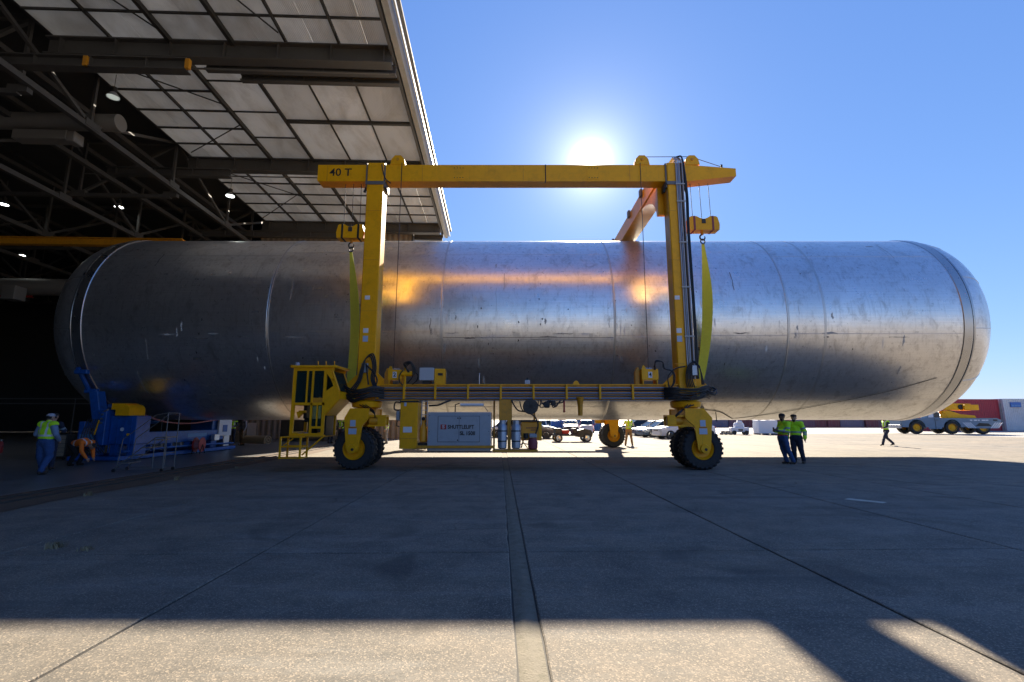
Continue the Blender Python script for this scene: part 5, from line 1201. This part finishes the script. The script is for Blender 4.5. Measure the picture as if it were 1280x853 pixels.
for k in range(9):
    a = R(-150+k*14); rc.append((-17.05, TY+4.36*math.cos(a), TZ+4.36*math.sin(a)))
fp('ring_clamp', MB().path(rc, .08, 8), 'blue_steel')
for k in range(3): a = R(-148+12*k); fp('clamp_lug', MB().box(-17.2, -16.7, TY+4.35*math.cos(a)-.09, TY+4.35*math.cos(a)+.09, TZ+4.35*math.sin(a)-.11, TZ+4.35*math.sin(a)+.06, .02), 'blue_steel')
for y in (24.8, 25.9): fp('far_column', MB().box(-16.2, -15.1, y-.25, y+.25, .2, 1.75, .02), 'blue_steel' if y < 25 else 'aluminium')
fp('far_plate', MB().box(-15.05, -14.95, 24.9, 26.0, .75, 1.55, .01), 'print_white'); fp('far_cutout', MB().box(-14.945, -14.935, 25.2, 25.6, .95, 1.3), 'blue_steel')
for k in range(6): y = 20.2+.6*k; fp('bracket', MB().box(-15.1, -14.85, y-.05, y+.05, .30+.02*k, .56), 'steel_grey' if k % 2 else 'blue_steel')
fp('push_bar', MB().path([(-14.85, 18.75, .35), (-14.8, 22.5, .40), (-14.85, 26.1, .35)], .045, 8, 4), 'blue_steel'); fp('valve_set', MB().box(-14.9, -14.7, 24.2, 24.6, .55, .85, .02), 'aluminium')
fp('lever', MB().path([(-16.0, 18.72, 1.0), (-15.85, 18.68, 1.55)], .025, 6), 'yellow'); fp('latch_bar', MB().path([(-15.98, 18.8, 1.82), (-15.62, 18.74, 1.95)], .03, 6), 'aluminium')
hr = empty('hose_reel', (-14.62, 22.9, .0), R(8), 'red hose reel standing beside the long blue beam', 'hose reel')
for s in (-.14, .14): MB().lathe([(s-.012, .33), (s+.012, .33)], 'x', (0, 0, .42), 24).build('flange', 'red', hr)
MB().lathe([(-.13, .20), (.13, .20)], 'x', (0, 0, .42), 20).build('drum', 'hose_pink', hr); MB().path([(-.17, -.25, .02), (-.17, 0, .42), (-.17, .25, .02)], .02, 6).build('stand', 'steel_dark', hr); MB().path([(.17, -.25, .02), (.17, 0, .42), (.17, .25, .02)], .02, 6).build('stand', 'steel_dark', hr)
hs = MB().path([(-15.1, 19.3, 1.95), (-15.0, 19.8, 1.75), (-14.95, 21.0, 1.48), (-14.95, 22.5, 1.40), (-15.0, 24.0, 1.50), (-15.1, 25.6, 1.66)], .035, 7, 6).build('air_hose', 'hose_pink'); tag(hs, 'dusty pink air hose sagging above the blue fixture', 'hose')
# rolling ladder
ldr = empty('rolling_ladder', (-11.45, 15.35, 0), R(6), 'grey metal rolling ladder standing in front of the blue fixture', 'ladder')
for y in (-.3, .3):
    for x0, z0, x1, z1 in ((-.68, .08, .42, 1.02), (.42, 1.02, .72, 1.02)): MB().path([(x0, y, z0), (x1, y, z1)], .014, 6).build('stringer', 'steel_grey', ldr)
    MB().path([(.42, y, .08), (.42, y, 1.02)], .014, 6).build('leg', 'steel_grey', ldr); MB().path([(.72, y, .08), (.72, y, 1.78)], .014, 6).build('leg', 'steel_grey', ldr)
    MB().path([(-.58, y, .15), (-.50, y, .98), (.38, y, 1.72), (.72, y, 1.78)], .012, 6).build('handrail', 'steel_grey', ldr)
    MB().path([(-.68, y, .09), (.72, y, .09)], .012, 6).build('base_tube', 'steel_grey', ldr)
    for x in (-.66, .70): MB().lathe([(y-.02, .05), (y+.02, .05)], 'y', (x, 0, .05), 12).build('caster', 'black', ldr)
for k in range(4): MB().box(-.50+.27*k, -.28+.27*k, -.29, .29, .25+.23*k, .275+.23*k).build('tread', 'steel_grey', ldr)
MB().box(.42, .72, -.29, .29, 1.02, 1.045).build('platform', 'steel_grey', ldr); MB().path([(.72, -.3, .55), (.72, .3, .55)], .016, 6).build('rung', 'steel_grey', ldr); MB().path([(.72, -.3, 1.78), (.72, .3, 1.78)], .012, 6).build('top_rail', 'steel_grey', ldr)
# things lying in the hangar
rm = MB(); pts = []
sp = [( .02+.30*(k/40), k*2*math.pi*2.6/40) for k in range(41)]
outer = [(r*math.cos(a), .33+r*math.sin(a)) for r, a in sp]; inner = [((r-.045)*math.cos(a), .33+(r-.045)*math.sin(a)) for r, a in sp]
vs = []; 
for y in (-.9, .9): vs += [(x, y, z) for x, z in outer]+[(x, y, z) for x, z in inner]
n = 41; fs = []
for k in range(40):
    fs += [(k, k+1, 2*n+k+1, 2*n+k), (n+k+1, n+k, 3*n+k, 3*n+k+1), (k, n+k, n+k+1, k+1), (2*n+k+1, 3*n+k+1, 3*n+k, 2*n+k)]
ro_ = rm.add(vs, fs).build('rolled_mat', 'cardboard', None, 60); ro_.location = (-15.6, 30.0, 0); ro_.rotation_euler.z = R(68); tag(ro_, 'rolled brown mat lying on the hangar floor', 'mat')
def crate(loc, sx, sy, sz, m, label, rz=0):
    t = empty('crate', loc, rz, label, 'crate')
    for k in range(5): MB().box(-sx/2, sx/2, -sy/2, -sy/2+.03, sz*k/5+.06, sz*(k+1)/5+.04).build('slat', m, t); MB().box(-sx/2, sx/2, sy/2-.03, sy/2, sz*k/5+.06, sz*(k+1)/5+.04).build('slat', m, t)
    for x in (-sx/2, sx/2-.04): MB().box(x, x+.04, -sy/2+.03, sy/2-.03, .06, sz+.04).build('end_panel', m, t)
    MB().box(-sx/2+.04, sx/2-.04, -sy/2+.03, sy/2-.03, .06, sz).build('contents', 'steel_dark', t)
    for x in (-sx/2+.1, 0, sx/2-.1): MB().box(x-.05, x+.05, -sy/2, sy/2, 0, .06).build('runner', m, t)
crate((-15.2, 36, 0), 3.2, 1.2, 1.5, 'steel_dark', 'long dark slatted crate by the hangar pier behind the mat'); crate((-19.6, 34.5, 0), 2.4, 1.2, 1.3, 'wood', 'wooden slatted crate deep in the hangar shade')
crate((-12.2, 37.2, 0), 2.2, 1.2, 1.7, 'steel_grey', 'grey slatted crate against the tan pier wall')
ex = empty('fire_extinguisher', (-24.6, 23.6, 0), 0, 'small red fire extinguisher on the dark hangar floor at the left edge', 'extinguisher')
MB().lathe([(0, .09), (.02, .10), (.45, .10), (.53, .06), (.55, .03)], 'z', (0, 0, 0), 16).build('body', 'red', ex); MB().tube((0, 0, .55), (0, 0, .63), .03, n=8).build('valve', 'print_white', ex); MB().path([(.03, 0, .6), (.14, -.03, .5), (.13, -.05, .2)], .012, 6, 4).build('hose', 'hose', ex)
tc = empty('tool_cabinet', (-18.1, 19.6, 0), R(10), 'dark tool cabinet with drawers beyond the man in the lime vest', 'cabinet')
MB().box(-.4, .4, -.25, .25, .12, 1.0, .01).build('carcass', 'steel_dark', tc)
for k in range(5): d_ = MB().box(-.37, .37, -.275, -.252, .15+.165*k, .30+.165*k).build('drawer', 'wood', tc); MB().box(-.2, .2, -.29, -.276, .24+.165*k, .26+.165*k).build('handle', 'steel_grey', d_)
for x in (-.33, .33): MB().lathe([(-.2, .06), (-.16, .06)], 'y', (x, 0, .06), 12).build('caster', 'black', tc)

# ================================================================== VEHICLES
def loft(mb, secs):
    """secs: list of rings (same count)"""
    n = len(secs[0]); vs = [p for s in secs for p in s]
    fs = [(k*n+i, k*n+(i+1) % n, (k+1)*n+(i+1) % n, (k+1)*n+i) for k in range(len(secs)-1) for i in range(n)]
    fs += [tuple(range(n-1, -1, -1)), tuple(range((len(secs)-1)*n, len(secs)*n))]
    return mb.add(vs, fs)
CARTYRE = MB().lathe([(-.10, .20), (-.11, .27), (-.08, .325), (.08, .325), (.11, .27), (.10, .20)], 'y', n=28, close=False).mesh('tyre', 'rubber')
CARRIM = MB().lathe([(-.10, .215), (-.105, .20), (-.06, .17), (-.07, .05), (-.09, .045), (-.09, .001)], 'y', n=20, close=False).mesh('rim', 'chrome')
def car(label, loc, rz, paint, L=4.6, W=1.82, H=1.48, suv=False, group='cars parked beyond the gantry'):
    """nose towards -x"""
    t = empty('parked_car', loc, rz, label, 'car', group)
    gz = .20 if not suv else .26; belt = .92 if not suv else 1.08; hood = .80 if not suv else 1.0
    def ring(x, zt, w, zb=gz):
        h = w/2; r = .08
        return [(x, -h+.05, zb), (x, h-.05, zb), (x, h, zb+.12), (x, h, zt-.22), (x, h-.03, zt-.08), (x, h-.16, zt), (x, -h+.16, zt), (x, -h+.03, zt-.08), (x, -h, zt-.22), (x, -h, zt-.22 if zt-.22 < zb+.12 else zb+.12)]
    mb = MB(); hl = L/2
    st_ = [(-hl, hood-.22, W*.78), (-hl+.10, hood-.12, W*.90), (-hl+.5, hood-.02, W*.98), (-hl+1.15, hood+.06, W), (-hl+1.3, belt, W), (hl-.95, belt+.03, W), (hl-.3, belt+.02, W*.97), (hl-.06, belt-.05, W*.90), (hl, belt-.16, W*.82)]
    loft(mb, [ring(x, z, w) for x, z, w in st_]); mb.build('body', paint, t, 28)
    def gring(x, z0, z1, w0, w1): return [(x, -w0/2, z0), (x, w0/2, z0), (x, w1/2, z1), (x, -w1/2, z1)]
    x0, x1 = -hl+1.15, hl-(.25 if suv else .75); rx0, rx1 = -hl+1.95, hl-(.55 if suv else 1.35)
    gm = MB(); loft(gm, [gring(x0, belt-.02, belt, W*.86, W*.84), gring(rx0, belt, H-.03, W*.90, W*.72), gring(rx1, belt, H-.04, W*.90, W*.72), gring(x1, belt, belt+.04, W*.84, W*.78)]); gm.build('windows', 'car_glass', t, 20)
    rf = MB(); loft(rf, [gring(rx0-.10, H-.06, H-.045, W*.70, W*.68), gring(rx0+.15, H-.035, H, W*.735, W*.68), gring(rx1-.1, H-.04, H, W*.735, W*.68), gring(rx1+.12, H-.07, H-.05, W*.70, W*.66)]); rf.build('roof', paint, t, 30)
    for s in (-1, 1):
        for (a, b2) in (((x0+.03, s*W*.425, belt), (rx0, s*W*.365, H-.03)), ((x1-.03, s*W*.40, belt+.03), (rx1, s*W*.365, H-.04)), (((rx0+rx1)/2, s*W*.452, belt), ((rx0+rx1)/2, s*W*.366, H-.03))): MB().path([a, b2], .035, 6).build('pillar', paint, t)
        MB().box(x0+.15, x0+.33, s*(W/2+.02), s*(W/2+.17), belt-.02, belt+.12, .03).build('mirror', paint, t)
        MB().box(-hl-.005, -hl+.20, s*W*.26, s*W*.44, hood-.30, hood-.16, .03).build('headlight', 'lens', t); MB().box(hl-.16, hl+.005, s*W*.27, s*W*.445, belt-.24, belt-.08, .03).build('tail_light', 'tail_red', t)
        for x in (-hl+.85, hl-.88):
            MB().lathe([(s*(W/2-.20), .37), (s*(W/2+.004), .37)], 'y', (x, 0, .33), 24).build('wheel_arch', 'black', t)
            w = empty('wheel', (x, s*(W/2-.09), .325)); w.parent = t
            link('tyre', CARTYRE, w); r = link('rim', CARRIM, w); r.rotation_euler.z = 0 if s < 0 else math.pi
        for x in (-.15, .85): MB().box(x, x+.16, s*(W/2), s*(W/2+.02), belt-.14, belt-.11).build('door_handle', 'chrome', t)
    MB().box(-hl-.02, -hl+.03, -W*.22, W*.22, hood-.34, hood-.22, .01).build('grille', 'black', t); MB().box(-hl-.03, -hl+.05, -W*.42, W*.42, gz+.02, gz+.18, .02).build('bumper', paint, t); MB().box(hl-.04, hl+.03, -W*.42, W*.42, gz+.05, gz+.22, .02).build('bumper', paint, t)
    return t
car('white estate car nearest the near wheel, nose towards the far wheel', (14.4, 41.0, 0), R(8), 'car_white', 4.9, 1.9, 1.66, True)
car('silver blue saloon parked just behind the white car', (13.9, 44.6, 0), R(8), 'car_silver', 4.7)
car('dark blue saloon third in the row of parked cars', (14.2, 48.2, 0), R(8), 'car_blue', 4.8)
car('navy saloon farthest back in the row of parked cars', (13.6, 52.0, 0), R(8), 'car_navy', 4.8, suv=True, H=1.62)
car('dark sport utility car half hidden by the orange fuel tank', (1.5, 41.5, 0), R(172), 'car_dark', 4.6, 1.85, 1.6, True)
car('white car with red tail lights seen between generator and gas bottles', (-.2, 44.5, 0), R(180), 'car_white', 4.3, 1.8, 1.5)
car('silver car at the far end of the lot, right of the dark sport utility car', (5.2, 62, 0), R(178), 'car_silver', 4.6)
for k, (x, y, m_, lb) in enumerate(((6.6, 55, 'car_navy', 'navy car facing the camera between the cart and the far wheel'), (9.2, 60.5, 'car_red', 'dark red car facing the camera behind the pallets'), (3.2, 56, 'car_white', 'white car facing the camera right of the dark sport utility car'))):
    car(lb, (x, y, 0), R(84), m_, 4.5, 1.8, 1.5, k == 0)
# utility cart
uc = empty('utility_cart', (4.3, 35.2, 0), R(4), 'small dark utility cart with red cargo and black wheels', 'cart')
MB().box(-1.3, .35, -.6, .6, .42, .56, .02).build('flatbed', 'black', uc); MB().prism([(.35, .35), (1.35, .35), (1.42, .6), (1.3, .82), (.8, .92), (.35, .80)], 'xz', -.55, .55).build('hood', 'black', uc)
for x in (-1.05, 1.0):
    for s in (-1, 1):
        w = empty('wheel', (x, s*.58, .28)); w.parent = uc
        a = link('tyre', CARTYRE, w); a.scale = (.86, 1, .86); b_ = link('rim', CARRIM, w); b_.scale = (.86, 1, .86); b_.rotation_euler.z = 0 if s < 0 else math.pi
MB().box(.0, .32, -.5, .5, .56, .95, .04).build('seat', 'black', uc); MB().path([(.5, -.2, .85), (.35, -.2, 1.1)], .02, 6).build('steering_column', 'black', uc)
MB().box(-.75, -.25, -.4, .4, .565, .85, .03).build('cargo', 'red', uc); MB().box(-1.25, -.8, -.5, .5, .565, .95, .02).build('tool_box', 'steel_dark', uc)
# covered pallets, containers and bits on the apron
def pallet_load(loc, sx, sy, sz, m, label, lumps=0, rz=0):
    t = empty('pallet_load', loc, rz, label, 'pallet')
    for x in (-sx/2+.08, 0, sx/2-.08): MB().box(x-.05, x+.05, -sy/2, sy/2, 0, .10).build('runner', 'wood', t)
    MB().box(-sx/2, sx/2, -sy/2, sy/2, .10, .13).build('deck', 'wood', t)
    bm = bmesh.new(); bmesh.ops.create_cube(bm, size=1); bmesh.ops.subdivide_edges(bm, edges=bm.edges[:], cuts=6, use_grid_fill=True)
    for v in bm.verts:
        k = 1+.06*noise.noise(v.co*4+Vector(loc)); v.co = (v.co.x*sx*k, v.co.y*sy*k, .14+(v.co.z+.5)*sz*(1+.05*noise.noise(v.co*3)))
    me = bpy.data.meshes.new('cover'); bm.to_mesh(me); bm.free(); me.materials.append(MATS[m]); me.polygons.foreach_set('use_smooth', [True]*len(me.polygons)); me.set_sharp_from_angle(angle=R(40)); link('cover', me, t)
pallet_load((26.9, 51.8, 0), 2.0, 1.3, 1.35, 'tarp_white', 'white wrapped pallet behind the two men in lime jackets')
wm = empty('white_compressor', (24.0, 51.6, 0), R(-10), 'white site compressor with tank and hoses near the containers', 'compressor')
MB().box(-.9, .9, -.5, .5, .25, .75, .06).build('housing', 'tarp_white', wm); MB().lathe([(-.6, .18), (-.5, .30), (.3, .30), (.4, .18)], 'x', (.1, 0, .95), 18).build('tank', 'tarp_white', wm); MB().box(-.15, .3, -.3, .3, 1.1, 1.45, .05).build('filter', 'tarp_white', wm); MB().box(-.2, .25, -.52, -.50, .35, .6).build('panel', 'steel_grey', wm)
for x in (-.6, .6):
    for y in (-.5, .5): MB().lathe([(y-.06, .22), (y+.06, .22)], 'y', (x, 0, .22), 18).build('wheel', 'rubber', wm)


rnd = random.Random(8); q = 0
for row, n_ in ((0, 3), (1, 2)):
    for k in range(n_):
        mb = MB().ball((0, 0, 0), (.28, .20, .11), 12, 8); o = mb.build('sandbag', 'wood'); o.location = (22.0+.45*k+.2*row, 51.3+rnd.uniform(-.05, .05), .11+.19*row); o.rotation_euler.z = rnd.uniform(-.3, .3)
        tag(o, ('leftmost sandbag in the bottom row of the small pile', 'middle sandbag in the bottom row of the small pile', 'bottom sandbag closest to the white compressor', 'upper left sandbag on top of the small pile', 'upper sandbag on the pile nearer the white compressor')[q], 'sandbag', 'sandbags by the white compressor'); q += 1
pallet_load((5.6, 58, 0), 1.9, 1.2, 1.3, 'tarp_blue', 'pallet under a blue cover between the parked cars')
pallet_load((8.6, 56, 0), 1.2, 1.1, .8, 'tarp_white', 'small white wrapped pallet left of the far wheel')
pallet_load((10.2, 50, 0), 1.4, 1.0, .6, 'orange', 'low pallet with an orange cover just left of the far wheel')

def container(loc, rz, L, W, H, m, label, group=None, doors='end', nrib=None):
    """long side along local x; doors on -y when doors == 'side_end' is not used; end doors at -x"""
    t = empty('shipping_container', loc, rz, label, 'container', group)
    p = .28; d = .04
    def wall(L_, name):
        n_ = max(3, int(L_/p)); poly = []
        for k in range(n_):
            x = -L_/2+.08+(L_-.16)*k/n_; s = (L_-.16)/n_
            poly += [(x, 0), (x+s*.35, 0), (x+s*.5, d), (x+s*.85, d)]
        poly.append((L_/2-.08, 0)); poly += [(L_/2-.08, d+.03), (-L_/2+.08, d+.03)]
        return poly
    for s in (-1, 1):
        mb = MB(); mb.M = Matrix.Translation((0, s*(W/2-.01), 0)) @ Matrix.Rotation(0 if s < 0 else math.pi, 4, 'Z'); mb.prism(wall(L, ''), 'xy', .14, H-.12); mb.build('side_wall', m, t, 20)
    mb = MB(); mb.M = Matrix.Translation((L/2-.01, 0, 0)) @ Matrix.Rotation(math.pi/2, 4, 'Z'); mb.prism(wall(W, ''), 'xy', .14, H-.12); mb.build('end_wall', m, t, 20)
    for s in (-1, 1):
        dr = MB().box(-L/2+.02, -L/2+.07, min(s*.01, s*(W/2-.07)), max(s*.01, s*(W/2-.07)), .15, H-.13, .01).build('door', m, t)
        for k in (.35, .75): MB().tube((-L/2+.005, s*W/2*k, .12), (-L/2+.005, s*W/2*k, H-.10), .022, n=6).build('lock_bar', 'steel_grey', dr)
    for x in (-L/2, L/2-.12):
        for y in (-W/2, W/2-.12): MB().box(x, x+.12, y, y+.12, 0, H, .01).build('corner_post', m, t)
    for z in (0, H-.13):
        for y in (-W/2+.005, W/2-.105): MB().box(-L/2+.12, L/2-.12, y, y+.10, z+.003, z+.13).build('rail', m, t)
        for x in (-L/2+.005, L/2-.105): MB().box(x, x+.10, -W/2+.12, W/2-.12, z+.003, z+.13).build('rail', m, t)
    MB().box(-L/2+.1, L/2-.1, -W/2+.09, W/2-.09, H-.06, H-.02).build('roof', m, t)
    MB().box(-L/2+.1, L/2-.1, -W/2+.09, W/2-.09, .06, .12).build('floor', 'wood', t)
    return t
# the far row, ends towards us
seq = ['slate', 'slate', 'purple', 'maroon', 'purple', 'maroon', 'maroon', 'slate', 'purple', 'maroon', 'maroon', 'slate', 'slate', 'maroon', 'purple', 'maroon', 'maroon', 'blue', 'blue', 'maroon', 'purple', 'maroon', 'purple', 'maroon', 'maroon', 'red', 'maroon']
words = {'slate': 'slate grey', 'purple': 'dusty purple', 'maroon': 'maroon', 'blue': 'blue', 'red': 'red'}
ordn = 'first second third fourth fifth sixth seventh eighth ninth tenth eleventh twelfth thirteenth fourteenth fifteenth'.split()
cnt = {}
tot = {k: seq.count(k) for k in seq}
for k, c in enumerate(seq):
    cnt[c] = cnt.get(c, 0)+1
    lab = ('%s shipping container, %s of its colour from the near wheel in the far row' % (words[c], ordn[cnt[c]-1])) if tot[c] > 1 else '%s shipping container in the far row behind the mobile crane' % words[c]
    container((39.8+2.5*k, 101+random.uniform(-.25, .25), 0), R(90), 6.06, 2.44, 2.59, 'container_'+c, lab, 'containers in the far row')
container((63.6, 70.5, 0), R(4), 12.2, 3.0, 4.45, 'container_red', 'tall red corrugated container standing behind the mobile crane')
gc = container((76.0, 70.9, 0), R(4), 12.2, 3.0, 4.5, 'container_grey', 'tall pale grey corrugated container with a blue sign at the right edge')
sg = MB().box(-5.1, -3.5, -1.62, -1.56, 3.3, 4.0).build('sign', 'tarp_blue', gc)
for x0, x1, z0, z1 in ((-5.0, -4.6, 3.4, 3.62), (-4.55, -4.1, 3.4, 3.62), (-4.05, -3.6, 3.4, 3.62), (-5.0, -4.3, 3.74, 3.78), (-4.2, -3.6, 3.74, 3.78)): MB().box(x0, x1, -1.635, -1.621, z0, z1).build('lettering', 'blue_light', sg)
container((10.0, 72, 0), R(2), 6.06, 2.44, 2.59, 'container_blue', 'blue shipping container beyond the car park, left of the far wheel')

# ---- mobile crane
mc = empty('mobile_crane', (48.5, 54.8, 0), R(-8), 'blue grey mobile crane with yellow boom, turret and wheel rims', 'mobile crane')
mc.scale = (1.0, 1.0, 1.0)
def cp(name, mb, m, par=mc): return mb.build(name, m, par)
mb = MB(); mb.prism([(-4.95, .62), (-4.95, 1.62), (-4.3, 1.70), (-3.4, 1.70), (-3.3, 1.62), (4.6, 1.70), (4.95, 1.5), (4.45, .60), (2.4, .55), (1.5, .95), (.9, 1.05), (.6, .70), (-.7, .70), (-1.0, 1.15), (-2.5, .60), (-2.7, 1.1)], 'xz', -1.25, 1.25)
MBody = cp('chassis', MB().box(-4.9, 4.6, -1.0, 1.0, .75, 1.45, .02), 'truck_grey')
def side_panel(poly, name='body_panel'):
    for y in (-1.27, 1.19): cp(name, MB().prism(poly, 'xz', y, y+.08), 'truck_grey')
arc = lambda cx, r: [(cx+r*math.cos(R(a)), .72+r*math.sin(R(a))) for a in range(180, -1, -20)]
side_panel([(-4.95, .75)]+[(-4.95, 1.62), (-4.3, 1.72), (-2.3, 1.72), (-2.3, .72)]+arc(-3.45, .86)[::-1])
side_panel([(-2.3, .55), (-2.3, 1.72), (-.98, 1.72), (-.98, .72), (-1.0, .55)]); side_panel([(-.98, .74)]+[(-.98, 1.72), (1.2, 1.72), (1.2, .74)]+arc(.06, .86)[::-1]); side_panel([(1.2, .8), (1.2, 1.72), (4.5, 1.72), (4.95, 1.5), (4.45, .62), (2.2, .62)])
cp('deck', MB().box(-4.9, 4.7, -1.18, 1.18, 1.55, 1.66, .02), 'truck_grey'); cp('bumper', MB().box(-5.12, -4.96, -1.2, 1.2, .6, 1.0, .02), 'fascia')
def chev(x0, s, name='hazard_stripe'):
    for k in range(4): cp(name, MB().prism([(x0+.22*k, .65), (x0+.11+.22*k, .65), (x0+.11+.22*k+s*.5, 1.25), (x0+.22*k+s*.5, 1.25)], 'xz', -1.285, -1.272), 'print_white')
chev(1.6, -1); chev(3.75, 1)
for k, w in enumerate((.22, .3, .18, .34, .26)): cp('lettering', MB().box(1.85+.38*k, 1.85+.38*k+w, -1.285, -1.272, 1.44, 1.55), 'print_white')
cp('lettering', MB().box(4.1, 4.5, -1.285, -1.272, 1.42, 1.58), 'black'); cp('black_side_plate', MB().prism([(2.3, .85), (3.9, .85), (3.6, 1.15), (2.7, 1.2)], 'xz', -1.283, -1.272), 'black')  # dark lettering block and a plain black plate on the near side
cabm = cp('cab', MB().prism([(-2.3, 1.70), (-.95, 1.70), (-1.0, 2.35), (-1.15, 2.45), (-2.05, 2.45), (-2.2, 2.35)], 'xz', -1.15, -.1), 'truck_grey')
cp('window', MB().prism([(-2.15, 1.80), (-1.65, 1.80), (-1.65, 2.35), (-2.06, 2.35)], 'xz', -1.165, -1.155), 'lens', cabm); cp('window', MB().prism([(-1.55, 1.80), (-1.05, 1.80), (-1.08, 2.35), (-1.55, 2.35)], 'xz', -1.165, -1.155), 'car_glass', cabm)
cp('door_seam', MB().box(-1.62, -1.58, -1.29, -1.272, .6, 1.7), 'black', cabm); cp('handle', MB().box(-1.5, -1.3, -1.30, -1.275, 1.5, 1.54), 'black', cabm)
cp('hood_vent', MB().box(-3.9, -3.0, -.8, .8, 1.70, 1.78, .02), 'black')
for x in (-3.45, .06, 3.1):
    for y in (-1.0, 1.0):
        w = empty('wheel', (x, y, .70)); w.parent = mc
        a = link('tyre', TYRE, w); a.scale = (1.06, 1, 1.06); r_ = link('rim', RIM, w); r_.scale = (1.25, 1.1, 1.25); r_.rotation_euler.z = 0 if y < 0 else math.pi
tu = cp('turret', MB().prism([(-.9, 1.68), (2.9, 1.68), (2.8, 2.0), (1.4, 2.15), (.3, 2.55), (-.2, 2.55), (-.5, 2.2)], 'xz', -.75, .75), 'yellow'); cp('turret_ring', MB().lathe([(1.60, .9), (1.72, .9)], 'z', (.6, 0, 0), 24), 'steel_dark')
bo = MB(); bo.M = Matrix.Translation((2.2, 0, 2.95)) @ Matrix.Rotation(R(1.5), 4, 'Y'); bo.box(-3.6, .6, -.38, .38, -.38, .38, .03); boom = cp('boom', bo, 'yellow')
bo = MB(); bo.M = Matrix.Translation((2.2, 0, 2.95)) @ Matrix.Rotation(R(1.5), 4, 'Y'); bo.box(-4.1, -3.605, -.28, .28, -.28, .28, .02); cp('boom_section', bo, 'yellow', boom)
bo = MB(); bo.box(.45, 1.05, -.45, -.39, 2.75, 3.2, .02); cp('winch', MB().lathe([(-.46, .28), (.46, .28)], 'y', (1.75, 0, 2.95), 18), 'black', boom); cp('sheave_head', MB().lathe([(-.22, .26), (.22, .26)], 'y', (-2.05, 0, 2.80), 18), 'steel_dark', boom)
cp('counterweight', MB().box(1.9, 3.35, -.7, .7, 2.60, 3.20, .04), 'yellow', boom); cp('crane_seat', MB().box(-.15, .9, -.7, -.1, 2.0, 2.5, .04), 'black', tu); cp('lift_cylinder', MB().tube((-.6, 0, 1.95), (.9, 0, 2.6), .11, n=12), 'steel_grey', tu)
cp('hook_block', MB().box(-2.35, -1.95, -.15, .15, 2.0, 2.45, .05), 'yellow_dark', boom); cp('hook_rope', MB().tube((-2.15, 0, 2.4), (-2.1, 0, 2.8), .03, n=6), 'cable', boom); cp('antenna', MB().tube((1.7, .2, 3.3), (1.6, .2, 4.2), .02, n=5), 'black', boom)
cp('outrigger_arm', MB().path([(-.9, -1.1, 1.75), (-.45, -1.1, 2.35), (-.1, -1.1, 1.8)], .05, 6), 'yellow', tu)
